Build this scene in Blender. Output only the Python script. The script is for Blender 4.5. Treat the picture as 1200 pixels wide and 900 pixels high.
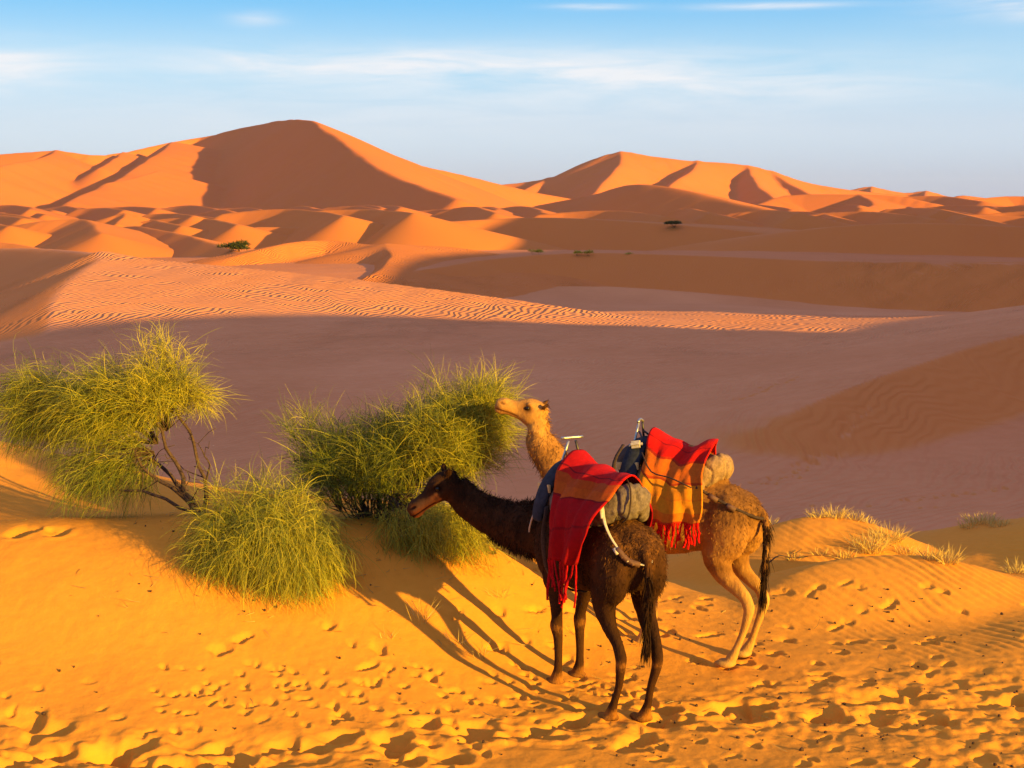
import bpy, bmesh, math, random
import numpy as np
from mathutils import Vector, Matrix, Quaternion

for o in list(bpy.data.objects):
    bpy.data.objects.remove(o)
scene = bpy.context.scene
COL = scene.collection
R = math.radians

# ------------------------------------------------------------------ camera
FPX = 1750.0          # focal length in pixels of a 1200 px wide picture
HC = 4.42             # the camera stands on a dune, 4.42 m above the camels' ground
TH = math.atan((450 - 235) / FPX)
cam_d = bpy.data.cameras.new('camera')
cam = bpy.data.objects.new('camera', cam_d)
COL.objects.link(cam)
cam.location = (0, 0, HC)
cam.rotation_euler = (math.pi / 2 - TH, 0, 0)
cam_d.sensor_width = 36.0
cam_d.lens = 36.0 * FPX / 1200.0
cam_d.clip_start = 0.1
cam_d.clip_end = 20000
scene.camera = cam

# ------------------------------------------------------------------ light
SUN_AZ = 48.0         # degrees right of straight behind the camera
EXPO = 1.32
SUN_EL = 10.0
to_sun = Vector((math.sin(R(SUN_AZ)) * math.cos(R(SUN_EL)), -math.cos(R(SUN_AZ)) * math.cos(R(SUN_EL)), math.sin(R(SUN_EL))))
sun_d = bpy.data.lights.new('sun', 'SUN')
sun_d.energy = 5.0
sun_d.angle = R(0.6)
sun_d.color = (1.0, 0.62, 0.07)
sun = bpy.data.objects.new('sun', sun_d)
COL.objects.link(sun)
sun.rotation_euler = to_sun.to_track_quat('Z', 'Y').to_euler()
sun.location = to_sun * 60

world = bpy.data.worlds.new('World')
scene.world = world
world.use_nodes = True
wn, wl = world.node_tree.nodes, world.node_tree.links
wn.clear()
w_out = wn.new('ShaderNodeOutputWorld')
w_bg = wn.new('ShaderNodeBackground')
w_bg.inputs['Strength'].default_value = 0.09
sky = wn.new('ShaderNodeTexSky')
sky.sky_type = 'NISHITA'
sky.sun_disc = False
sky.sun_elevation = R(SUN_EL)
sky.sun_rotation = math.atan2(to_sun.x, to_sun.y)
sky.altitude = 700
sky.air_density = 1.0
sky.dust_density = 0.6
sky.ozone_density = 2.2
tc = wn.new('ShaderNodeTexCoord')
sep = wn.new('ShaderNodeSeparateXYZ'); wl.new(tc.outputs['Generated'], sep.inputs[0])

def wmath(op, a, b=None, c=None):
    n = wn.new('ShaderNodeMath'); n.operation = op
    for i, x in enumerate((a, b, c)):
        if x is None: continue
        if isinstance(x, (int, float)): n.inputs[i].default_value = x
        else: wl.new(x, n.inputs[i])
    return n.outputs[0]
az = wmath('ARCTAN2', sep.outputs['X'], sep.outputs['Y'])
el = wmath('ARCSINE', sep.outputs['Z'])
comb = wn.new('ShaderNodeCombineXYZ')
wl.new(wmath('MULTIPLY', az, 7.0), comb.inputs[0])
wl.new(wmath('MULTIPLY', el, 55.0), comb.inputs[1])
nz = wn.new('ShaderNodeTexNoise'); nz.inputs['Scale'].default_value = 1.3
nz.inputs['Detail'].default_value = 7; nz.inputs['Roughness'].default_value = 0.6; nz.inputs['Distortion'].default_value = 0.5
wl.new(comb.outputs[0], nz.inputs['Vector'])
def blob(a0, e0, sa, se, amp):     # a cloud bank at azimuth a0, elevation e0 (radians)
    da = wmath('DIVIDE', wmath('SUBTRACT', az, a0), sa)
    de = wmath('DIVIDE', wmath('SUBTRACT', el, e0), se)
    r2 = wmath('ADD', wmath('MULTIPLY', da, da), wmath('MULTIPLY', de, de))
    return wmath('MULTIPLY', wmath('POWER', 2.71828, wmath('MULTIPLY', r2, -1.0)), amp)
banks = [(-0.335, 0.083, 0.05, 0.013, .75), (-0.13, 0.090, 0.10, 0.009, .42), (0.03, 0.086, 0.12, 0.012, .55), (0.16, 0.072, 0.12, 0.009, .38),
         (0.055, 0.125, 0.026, 0.0020, .75), (0.165, 0.124, 0.05, 0.0022, .55), (0.34, 0.121, 0.06, 0.010, .7), (-0.165, 0.116, 0.016, 0.005, .35), (-0.05, 0.062, 0.3, 0.02, .26), (0.0, 0.086, 0.34, 0.014, .20),
         (-0.7, 0.09, 0.15, 0.012, .5), (0.75, 0.10, 0.18, 0.012, .5), (1.4, 0.12, .3, .02, .5), (2.3, .10, .3, .02, .4), (-1.5, .11, .3, .02, .5), (-2.5, .1, .3, .02, .4)]
acc = None
for b_ in banks:
    q = blob(*b_)
    acc = q if acc is None else wmath('ADD', acc, q)
nn = wmath('MULTIPLY_ADD', nz.outputs['Fac'], 3.8, -1.05)
cf = wmath('MULTIPLY', acc, nn)
cl = wn.new('ShaderNodeClamp'); wl.new(cf, cl.inputs[0]); cl.inputs['Max'].default_value = 0.9
# air-light: lavender haze on the horizon, cyan above it, deeper blue overhead
gr = wn.new('ShaderNodeValToRGB'); gr.color_ramp.interpolation = 'EASE'
K = 1.0 / (w_bg.inputs['Strength'].default_value * 2 ** EXPO)
E = gr.color_ramp.elements
while len(E) < 5: E.new(.5)
for e_, (p_, c_) in zip(E, ((0.0, (.50, .55, .72)), (.045, (.60, .70, .86)), (.085, (.45, .70, .92)), (.14, (.15, .53, .93)), (.8, (.49, .44, .77)))):
    e_.position = p_; e_.color = (*c_, 1)
wl.new(el, gr.inputs[0])
vs = wn.new('ShaderNodeVectorMath'); vs.operation = 'SCALE'; vs.inputs['Scale'].default_value = K
wl.new(gr.outputs[0], vs.inputs[0])
mixa = wn.new('ShaderNodeMix'); mixa.data_type = 'RGBA'; mixa.inputs['Factor'].default_value = .88
wl.new(sky.outputs[0], mixa.inputs['A']); wl.new(vs.outputs[0], mixa.inputs['B'])
mixc = wn.new('ShaderNodeMix'); mixc.data_type = 'RGBA'
wl.new(cl.outputs[0], mixc.inputs['Factor'])
wl.new(mixa.outputs['Result'], mixc.inputs['A'])
mixc.inputs['B'].default_value = (.92 * K, .92 * K, .95 * K, 1)      # sunlit high cloud
wl.new(mixc.outputs['Result'], w_bg.inputs['Color'])
wl.new(w_bg.outputs[0], w_out.inputs['Surface'])

# ------------------------------------------------------------------ exposure
scene.render.engine = 'CYCLES'
scene.view_settings.view_transform = 'Standard'
scene.view_settings.look = 'None'
scene.view_settings.gamma = 1.0
scene.view_settings.exposure = EXPO
scene.render.resolution_x, scene.render.resolution_y = 1024, 768

# ------------------------------------------------------------------ helpers
def px(u, v, d):
    """World point seen at picture position (u, v) of the 1200x900 photograph, d metres ahead."""
    s = 450.0 - v
    dy = FPX * math.cos(TH) + s * math.sin(TH)
    dz = -FPX * math.sin(TH) + s * math.cos(TH)
    return Vector(((u - 600.0) / dy * d, d, HC + dz / dy * d))

def tag(o, label=None, cat=None, group=None, kind=None):
    if label: o['label'] = label
    if cat: o['category'] = cat
    if group: o['group'] = group
    if kind: o['kind'] = kind
    return o

def mesh_obj(name, verts, faces, mat=None, parent=None, smooth=True):
    me = bpy.data.meshes.new(name)
    if isinstance(verts, np.ndarray) and isinstance(faces, np.ndarray):
        nv, nf, k = len(verts), len(faces), faces.shape[1]
        me.vertices.add(nv); me.vertices.foreach_set('co', verts.astype(np.float32).ravel())
        me.loops.add(nf * k); me.loops.foreach_set('vertex_index', faces.astype(np.int32).ravel())
        me.polygons.add(nf); me.polygons.foreach_set('loop_start', np.arange(0, nf * k, k, dtype=np.int32))
        me.update(calc_edges=True)
    else:
        me.from_pydata([tuple(v) for v in verts], [], [tuple(f) for f in faces])
    if smooth:
        me.polygons.foreach_set('use_smooth', np.ones(len(me.polygons), dtype=bool))
    me.update()
    o = bpy.data.objects.new(name, me)
    COL.objects.link(o)
    if mat: me.materials.append(mat)
    if parent: o.parent = parent
    return o

def new_mat(name):
    m = bpy.data.materials.new(name); m.use_nodes = True
    nt = m.node_tree; nt.nodes.clear()
    out = nt.nodes.new('ShaderNodeOutputMaterial')
    bs = nt.nodes.new('ShaderNodeBsdfPrincipled')
    nt.links.new(bs.outputs[0], out.inputs['Surface'])
    return m, nt, bs
# ------------------------------------------------------------------ smooth value noise
def vnoise(x, y, seed=0):
    xi = np.floor(x).astype(np.int64); yi = np.floor(y).astype(np.int64)
    xf = x - xi; yf = y - yi
    def h(a, b):
        n = (a * 374761393 + b * 668265263 + seed * 974634777) & 0x7fffffff
        n = ((n ^ (n >> 13)) * 1274126177) & 0x7fffffff
        return ((n ^ (n >> 16)) & 0xffff) / 65535.0
    u = xf * xf * xf * (xf * (xf * 6 - 15) + 10); v = yf * yf * yf * (yf * (yf * 6 - 15) + 10)
    a = h(xi, yi); b = h(xi + 1, yi); c = h(xi, yi + 1); d = h(xi + 1, yi + 1)
    return (a + (b - a) * u) + ((c + (d - c) * u) - (a + (b - a) * u)) * v - 0.5
def fbm(x, y, o=4, seed=0):
    t = 0; a = 1.0
    for i in range(o):
        t = t + a * vnoise(x, y, seed + i * 17); x = x * 2.03 + 5.1; y = y * 2.03 + 1.7; a *= 0.5
    return t
def smax(a, b, k):
    h = np.clip(0.5 + 0.5 * (a - b) / k, 0, 1)
    return b + (a - b) * h + k * h * (1 - h)
def sstep(a, b, x):
    t = np.clip((x - a) / (b - a), 0, 1); return t * t * (3 - 2 * t)

# ------------------------------------------------------------------ dune ridges
def W(*pts):       # crest through picture positions with distances
    return [tuple(px(*p)) for p in pts]
def subdiv(P, n):
    """Catmull-Rom through the crest points."""
    P = [np.array(p, float) for p in P]
    P = [2 * P[0] - P[1]] + P + [2 * P[-1] - P[-2]]
    out = []
    for i in range(1, len(P) - 2):
        for j in range(n):
            t = j / n
            out.append(0.5 * (2 * P[i] + (P[i + 1] - P[i - 1]) * t + (2 * P[i - 1] - 5 * P[i] + 4 * P[i + 1] - P[i + 2]) * t * t + (3 * P[i] - P[i - 1] - 3 * P[i + 1] + P[i + 2]) * t ** 3))
    out.append(P[-2]); return out
def ridge(x, y, P, sl, sr, rl=0.0, rr=0.0, n=3, floor=-60):
    """Height of a dune with crest P; slope sl on the left of its run, sr on the right; rl, rr round the crest."""
    P = subdiv(P, n)
    H = np.full(x.shape, floor, float)
    for a, b in zip(P[:-1], P[1:]):
        dx, dy = b[0] - a[0], b[1] - a[1]
        L2 = dx * dx + dy * dy + 1e-9
        t = np.clip(((x - a[0]) * dx + (y - a[1]) * dy) / L2, 0, 1)
        ex, ey = x - a[0] - t * dx, y - a[1] - t * dy
        dist = np.sqrt(ex * ex + ey * ey) + 1e-6
        w = np.clip((dx * ey - dy * ex) / math.sqrt(L2) / dist, -1, 1) * 0.5 + 0.5   # 1 = left
        s = sr + (sl - sr) * w; r = rr + (rl - rr) * w
        h = a[2] + t * (b[2] - a[2]) - s * dist * dist / (dist + r + 1e-6)
        H = np.maximum(H, h)
    return H

# ------------------------------------------------------------------ the near ground (up to ~150 m)
FG = np.array([  # x, y, z control heights of the trampled sand around the camels and the bushes
    (-6.5,10,.0),(-3,10,-.05),(0,10,-.05),(3,10,.0),(6.5,10,.1),(-9,12,.1),(9,12,.2),
    (-5,12.2,-.04),(-2,12.2,-.08),(1,12.4,-.10),(4,12.2,-.06),(6,12.5,.0),
    (-4.2,13.6,.32),(-2.2,13.8,.30),(0.2,14,.02),(1.5,14,-.10),(3,14,-.08),(5,14,.0),(7,14,.15),
    (-6.5,13.6,.30),(-5.2,15.6,.93),(-3.6,15.6,.95),(-2.1,15.4,.85),(-.6,15.3,.66),(.3,16,.5),(1.2,16.2,.08),(2.3,16.6,-.08),(3.2,17.4,-.38),
    (-7.5,15.8,.90),(-9.5,16,1.0),(-5,17.6,.70),(-3.3,17.4,.78),(-1.7,17,.85),(-.3,17.2,.72),(-7.5,18.4,.80),
    (-7.6,21,1.05),(-9.5,21,1.3),(-5,20.5,.55),(-2.5,20.5,.3),(0,20.5,.0),(2,20,-.7),(4.5,19.0,-.35),(6.5,18.8,-.05),(8,19.5,.3),
    (-7,24,.1),(-11,25,.2),(-3,25,-1.0),(0,25,-1.2),(3,24.5,-1.1),(6,24,-.9),(9,24,-.6),(12,18,.4),(-14,20,1.2),(-14,14,.8),(12,13,.3)])
def rbf_fit(C, eps=3.0, lam=1e-3):
    d = np.hypot(C[:, 0][:, None] - C[:, 0][None], C[:, 1][:, None] - C[:, 1][None])
    A = np.sqrt(d * d + 0.6) ; n = len(C)
    M = np.zeros((n + 3, n + 3)); M[:n, :n] = -A - lam * 20 * np.eye(n)
    Pm = np.c_[np.ones(n), C[:, 0], C[:, 1]]; M[:n, n:] = Pm; M[n:, :n] = Pm.T
    return np.linalg.solve(M, np.r_[C[:, 2], 0, 0, 0])
FGW = rbf_fit(FG)
def fg_height(x, y):
    z = FGW[-3] + FGW[-2] * x + FGW[-1] * y
    for i in range(len(FG)):
        z = z - FGW[i] * np.sqrt((x - FG[i, 0]) ** 2 + (y - FG[i, 1]) ** 2 + 0.6)
    return z
VAL = -5.1            # floor of the hollow behind the camels
def near_mounds(x, y):
    """Three small wind-blown mounds with dry grass, right of the camels."""
    m = ridge(x, y, W((905, 700, 16.3), (950, 668, 16.9), (1000, 655, 17.2), (1070, 652, 17.3), (1125, 664, 17.2), (1185, 700, 16.8)), .42, .27, .15, 1.0)
    m = np.maximum(m, ridge(x, y, W((862, 650, 19.6), (905, 622, 20), (950, 606, 20.2), (1005, 611, 20.1), (1050, 640, 19.6)), .5, .32, .12, .7))
    m = np.maximum(m, ridge(x, y, W((1120, 628, 20.6), (1150, 611, 20.9), (1185, 612, 20.9), (1260, 625, 20.9)), .5, .36, .1, .6))
    return m
NEAR_R = [ # crest, slope left of run, slope right of run, rounding left/right
    # the long rippled dune across the valley, crest running left to right
    (W((118, 297, 150), (200, 306, 146), (330, 318, 140), (460, 333, 134), (600, 351, 127), (740, 372, 120), (880, 391, 110), (1000, 404, 101), (1060, 410, 97)), .30, .085, .3, 3.0, (-41.5, 150, -.985, -.17, .42)),
    # its left shoulder, slip face turned away from the sun
    (W((-200, 300, 300), (-60, 293, 262), (0, 291, 225), (45, 291, 195), (85, 294, 170), (118, 297, 150)), .25, .42, 1.0, 1.0),
    # spur of the right-hand dune
    (W((800, 548, 53), (850, 526, 55), (930, 482, 57.5), (1000, 452, 61.5), (1080, 425, 67.5), (1200, 391, 76)) + [(40, 79, -.2), (60, 82, 3)], .15, .50, .8, .15),
    # tall dune outside the frame on the right, which throws the hollow into shade
    ([(24, 11, 2), (32, 13, 7.5), (40, 18, 12.5), (50, 28, 15.5), (58, 38, 15.5), (64, 50, 13), (70, 60, 8), (80, 70, 4)], .62, .55, .6, 1.5),
]
def base_height(x, y, d):
    wob = 0.55 * fbm(x / 24, y / 24, 3, 5) * sstep(24, 45, d) + 2.5 * fbm(x / 90, y / 90, 3, 8) * sstep(120, 260, d)
    wob = wob - 3.2 * np.exp(-(((x + 52) / 13) ** 2 + ((y - 118) / 28) ** 2))
    return VAL + wob - 5.5 * sstep(110, 230, d) - 4 * sstep(230, 600, d)
def ground_height(x, y):
    x = np.asarray(x, float); y = np.asarray(y, float)
    d = np.hypot(x, y)
    base = base_height(x, y, d)
    z = base
    for (P, sl, sr, rl, rr, *clip) in NEAR_R:
        x0 = min(p[0] for p in P) - 75; x1 = max(p[0] for p in P) + 75
        y0 = min(p[1] for p in P) - 75; y1 = max(p[1] for p in P) + 75
        m = (x > x0) & (x < x1) & (y > y0) & (y < y1)
        if m.any():
            h = ridge(x[m], y[m], P, sl, sr, rl, rr)
            for (cx, cy, nx, ny, cs) in clip:                 # the face breaks off along a line
                wob_ = 3.0 * fbm(y[m] / 25, x[m] * 0, 2, 77)
                over = np.maximum(0, (x[m] - cx + wob_) * nx + (y[m] - cy) * ny); h = h - cs * over * over / (over + 1.0)
            z[m] = smax(z[m], h, 0.2 + 0.006 * d[m])
    m = (y < 41) & (y > -40) & (np.abs(x) < 40)
    if m.any():
        xm, ym = x[m], y[m]
        f = fg_height(np.clip(xm, -13, 12), np.clip(ym, 9.5, 26))
        f = f + 0.03 * fbm(xm / 1.3, ym / 1.3, 3, 21)
        f = smax(f, near_mounds(xm, ym), 0.10)
        w = sstep(40, 21.5, ym) * sstep(24, 14, np.abs(xm))
        z[m] = z[m] * (1 - w) + f * w
    return z
def gz(x, y):
    return float(ground_height(np.array([x]), np.array([y]))[0])
# ------------------------------------------------------------------ sand
def sand_material():
    m, nt, bs = new_mat('sand')
    N, L = nt.nodes, nt.links
    def mth(op, a, b=None, c=None):
        n = N.new('ShaderNodeMath'); n.operation = op
        for i, x in enumerate((a, b, c)):
            if x is None: continue
            if isinstance(x, (int, float)): n.inputs[i].default_value = x
            else: L.new(x, n.inputs[i])
        return n.outputs[0]
    geo = N.new('ShaderNodeNewGeometry')
    def noise(scale, detail, rough=.55, sc=(1, 1, 1)):
        mp = N.new('ShaderNodeMapping'); mp.inputs['Scale'].default_value = sc
        L.new(geo.outputs['Position'], mp.inputs['Vector'])
        n = N.new('ShaderNodeTexNoise'); n.inputs['Scale'].default_value = scale
        n.inputs['Detail'].default_value = detail; n.inputs['Roughness'].default_value = rough
        L.new(mp.outputs[0], n.inputs['Vector']); return n.outputs['Fac']
    big = noise(0.05, 4); fine = noise(9.0, 6, .7); grain = noise(160.0, 2, .6)
    f = mth('ADD', mth('MULTIPLY', big, .5), mth('ADD', mth('MULTIPLY', fine, .3), mth('MULTIPLY', grain, .2)))
    ramp = N.new('ShaderNodeValToRGB')
    ramp.color_ramp.elements[0].position = .32; ramp.color_ramp.elements[0].color = (.64, .240, .024, 1)
    ramp.color_ramp.elements[1].position = .68; ramp.color_ramp.elements[1].color = (.78, .325, .040, 1)
    L.new(f, ramp.inputs[0])
    pale = N.new('ShaderNodeAttribute'); pale.attribute_name = 'pale'
    mx = N.new('ShaderNodeMix'); mx.data_type = 'RGBA'
    L.new(pale.outputs['Fac'], mx.inputs['Factor']); L.new(ramp.outputs[0], mx.inputs['A'])
    r2_ = N.new('ShaderNodeValToRGB'); r2_.color_ramp.elements[0].position = .35; r2_.color_ramp.elements[0].color = (.60, .225, .098, 1)
    r2_.color_ramp.elements[1].position = .65; r2_.color_ramp.elements[1].color = (.74, .305, .142, 1)
    L.new(mth('ADD', mth('MULTIPLY', noise(.045, 5, .6, (1, .5, 1)), .7), mth('MULTIPLY', noise(1.1, 4, .6), .3)), r2_.inputs[0])
    L.new(r2_.outputs[0], mx.inputs['B'])
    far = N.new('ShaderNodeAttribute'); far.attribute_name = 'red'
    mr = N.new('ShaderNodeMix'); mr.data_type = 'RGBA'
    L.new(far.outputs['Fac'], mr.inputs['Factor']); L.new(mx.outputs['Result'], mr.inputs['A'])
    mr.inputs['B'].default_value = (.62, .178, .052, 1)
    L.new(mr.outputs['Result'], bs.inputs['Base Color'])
    bs.inputs['Roughness'].default_value = .95
    bs.inputs['Specular IOR Level'].default_value = .02
    # wind ripples, only where the mesh says so
    rip = N.new('ShaderNodeAttribute'); rip.attribute_name = 'ripple'
    mp = N.new('ShaderNodeMapping'); mp.inputs['Rotation'].default_value = (0, 0, R(33))
    L.new(geo.outputs['Position'], mp.inputs['Vector'])
    wv = N.new('ShaderNodeTexWave'); wv.wave_type = 'BANDS'; wv.bands_direction = 'X'; wv.wave_profile = 'SIN'
    wv.inputs['Scale'].default_value = .62; wv.inputs['Distortion'].default_value = 7.5
    wv.inputs['Detail'].default_value = 2.0; wv.inputs['Detail Scale'].default_value = .55; wv.inputs['Detail Roughness'].default_value = .6
    wn_ = N.new('ShaderNodeTexNoise'); wn_.inputs['Scale'].default_value = .075; wn_.inputs['Detail'].default_value = 3
    L.new(geo.outputs['Position'], wn_.inputs['Vector'])
    sc_ = N.new('ShaderNodeVectorMath'); sc_.operation = 'SCALE'; sc_.inputs['Scale'].default_value = 9.0; L.new(wn_.outputs['Color'], sc_.inputs[0])
    ad_ = N.new('ShaderNodeVectorMath'); ad_.operation = 'ADD'; L.new(mp.outputs[0], ad_.inputs[0]); L.new(sc_.outputs[0], ad_.inputs[1])
    L.new(ad_.outputs[0], wv.inputs['Vector'])
    patch = noise(.12, 3)
    ra = mth('MULTIPLY', mth('MULTIPLY', wv.outputs['Fac'], rip.outputs['Fac']), mth('MULTIPLY_ADD', patch, 3.2, -.75))
    b1 = N.new('ShaderNodeBump'); b1.inputs['Strength'].default_value = 1.0; b1.inputs['Distance'].default_value = .085
    L.new(ra, b1.inputs['Height'])
    b2 = N.new('ShaderNodeBump'); b2.inputs['Strength'].default_value = .55; b2.inputs['Distance'].default_value = .012
    L.new(mth('ADD', mth('MULTIPLY', noise(28, 5, .65), .7), mth('MULTIPLY', grain, .3)), b2.inputs['Height'])
    L.new(b1.outputs[0], b2.inputs['Normal'])
    L.new(b2.outputs[0], bs.inputs['Normal'])
    return m
SAND = sand_material()

def set_attr(me, name, arr):
    a = me.attributes.new(name, 'FLOAT', 'POINT'); a.data.foreach_set('value', np.ascontiguousarray(arr, dtype=np.float32))

# ------------------------------------------------------------------ ground sheet (polar grid: fine near, coarse far)
th = np.concatenate([np.linspace(-180, -60, 40, endpoint=False), np.linspace(-60, -23, 60, endpoint=False), np.linspace(-23, 23, 720, endpoint=False),
                     np.linspace(23, 60, 60, endpoint=False), np.linspace(60, 180, 40)]) * math.pi / 180
r1 = np.linspace(0.4, 10, 20, endpoint=False)
r2 = [10.0]
while r2[-1] < 21: r2.append(r2[-1] + max(.020, 0.000125 * r2[-1] ** 2))
r3 = [r2[-1]]
while r3[-1] < 190: r3.append(r3[-1] * 1.006)
r4 = [r3[-1]]
while r4[-1] < 9000: r4.append(r4[-1] * 1.035)
rr_ = np.concatenate([r1, r2[:-1], r3[:-1], r4])
TT, RR = np.meshgrid(th, rr_)
GX = RR * np.sin(TT); GY = RR * np.cos(TT)
GZ = ground_height(GX.ravel(), GY.ravel()).reshape(GX.shape)

# footprints, trampled sand and small ripples of the near ground, as real relief
rng = np.random.RandomState(4)
m = (RR > 9.5) & (RR < 24) & (np.abs(TT) < R(30))
xs, ys = GX[m], GY[m]
rel = 0.010 * fbm(xs / .45, ys / .45, 3, 31) + .004 * fbm(xs / .07, ys / .07, 2, 33)
band = np.exp(-((ys - (12.35 + .13 * xs + .25 * np.sin(xs * .7))) / (.42 + .07 * np.clip(xs, 0, 6))) ** 2)
right = sstep(1.0, 4.5, xs) * sstep(15.0, 12.5, ys) * .7
tr = np.clip(band + right, 0, 1)
rel -= tr * (.050 * sstep(.0, .30, fbm(xs / .34, ys / .30, 2, 41)) * (.6 + .8 * vnoise(xs / .8, ys / .8, 45)) * (1 - .55 * right) + .032 * fbm(xs / .15, ys / .14, 2, 43) + .022 * right * fbm(xs / .09, ys / .08, 2, 47))
# wind ripples on the mounds' flanks
ph = 2 * math.pi / .125 * (xs * .80 + ys * .42 + .22 * fbm(xs / 1.1, ys / 1.1, 2, 51))
rw = np.exp(-((xs - 5.0) / 1.9) ** 2) * sstep(14.0, 14.9, ys) * sstep(18.3, 16.6, ys)
rw = np.maximum(rw, .9 * np.exp(-((xs - 4.4) / 1.3) ** 2) * sstep(18.4, 19, ys) * sstep(20.6, 19.8, ys))
rw = np.maximum(rw, .7 * sstep(5.6, 6.5, xs) * sstep(17.5, 18.5, ys))
rel += .0095 * rw * (np.sin(ph) + .3 * np.sin(2 * ph + 1)) * (.75 + .8 * fbm(xs / .8, ys / .8, 2, 53))
GZ[m] += rel
def dent(cx, cy, a, b, ang, depth):
    r0 = math.hypot(cx, cy); t0 = math.atan2(cx, cy); ext = 2.4 * max(a, b)
    i0, i1 = np.searchsorted(rr_, [r0 - ext, r0 + ext]); j0, j1 = np.searchsorted(th, [t0 - ext / r0, t0 + ext / r0])
    X = GX[i0:i1, j0:j1] - cx; Y = GY[i0:i1, j0:j1] - cy
    c, s = math.cos(ang), math.sin(ang)
    q = np.sqrt(((X * c + Y * s) / a) ** 2 + ((-X * s + Y * c) / b) ** 2)
    q = q * (1 + .9 * vnoise(X / max(a, b) * .9 + cx * 37, Y / max(a, b) * .9 + cy * 53, 3))
    e = sstep(-.35, .35, (X * -.74 + Y * .67) / max(a, b))       # the wall towards the sun is steep, the other trodden out
    prof = sstep(1.12, .66, q) * (1 - e) + sstep(1.75, .05, q) * e
    GZ[i0:i1, j0:j1] += -depth * prof + .14 * depth * np.exp(-((q - 1.35) / .3) ** 2) * (1 - e)
for k in range(95):                                        # the trodden path across the foreground
    cx = rng.uniform(-5.5, 6.5); cy = 12.35 + .13 * cx + .25 * math.sin(cx * .7) + rng.normal(0, .28)
    dent(cx, cy, rng.uniform(.10, .19), rng.uniform(.08, .12), rng.uniform(-.6, .6), rng.uniform(.05, .09))
for k in range(210):                                       # scattered prints round the camels
    cx = rng.normal(1.7, 1.9); cy = rng.uniform(11.3, 16.6)
    if cx < -.6 and cy > 14.4: continue
    dent(cx, cy, rng.uniform(.04, .10), rng.uniform(.035, .07), rng.uniform(0, 3.1), rng.uniform(.02, .045))
for k in range(150):                                       # trail of small prints below the front bush
    cx = rng.uniform(-3.2, 1.2); cy = 13.3 + .18 * cx + rng.normal(0, .33)
    dent(cx, cy, rng.uniform(.03, .06), rng.uniform(.025, .045), rng.uniform(0, 3.1), rng.uniform(.014, .03))
for k in range(36):
    dent(rng.uniform(-5.2, -1), rng.uniform(11.4, 13.3), rng.uniform(.03, .08), rng.uniform(.03, .05), rng.uniform(0, 3.1), rng.uniform(.01, .025))
for q in ((28, 658, 15.5), (70, 630, 15.5)): 
    p_ = px(*q); dent(p_.x, p_.y, .16, .10, 1.2, .07)
for (ax, ay, bx_, by_, n_) in ((9.5, 62, 13, 68, 15), (8.2, 49, 14.5, 60, 17), (12.5, 47, 17, 50, 6)):   # lines of prints up the far slope
    for k in range(n_):
        t = (k + .5) / n_
        dent(ax + (bx_ - ax) * t + rng.normal(0, .12), ay + (by_ - ay) * t + rng.normal(0, .15), .30, .20, rng.uniform(0, 3), .09)
for cx, cy in ((8.8, 46.0), (10.8, 46.2), (12.8, 46.1)):
    dent(cx, cy, .7, .16, 0, .09)

nr, nt_ = GX.shape
idx = np.arange(nr * nt_).reshape(nr, nt_)
q = np.stack([idx[:-1, :-1], idx[:-1, 1:], idx[1:, 1:], idx[1:, :-1]], -1).reshape(-1, 4)[:, ::-1]
V = np.stack([GX, GY, GZ], -1).reshape(-1, 3)
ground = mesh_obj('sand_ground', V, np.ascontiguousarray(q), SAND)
tag(ground, 'orange desert sand with footprints and wind ripples running back to the dunes', kind='structure')
x_, y_ = V[:, 0], V[:, 1]; d_ = np.hypot(x_, y_)
GR = np.gradient(GZ, axis=0) / np.maximum(np.gradient(RR, axis=0), 1e-6); GT = np.gradient(GZ, axis=1) / np.maximum(np.gradient(TT, axis=1) * RR, 1e-6)
slip = (sstep(.22, .36, np.hypot(GR, GT)) * sstep(40, 48, RR)).ravel()          # steep faces painted redder and darker, their deeper shade put into the colour
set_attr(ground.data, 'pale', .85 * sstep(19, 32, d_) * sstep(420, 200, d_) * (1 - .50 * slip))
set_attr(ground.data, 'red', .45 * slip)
rp = sstep(80, 98, y_) * sstep(165, 150, y_) + .5 * sstep(30, 40, d_) * sstep(98, 80, y_)
set_attr(ground.data, 'ripple', np.clip(rp, 0, 1))
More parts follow.
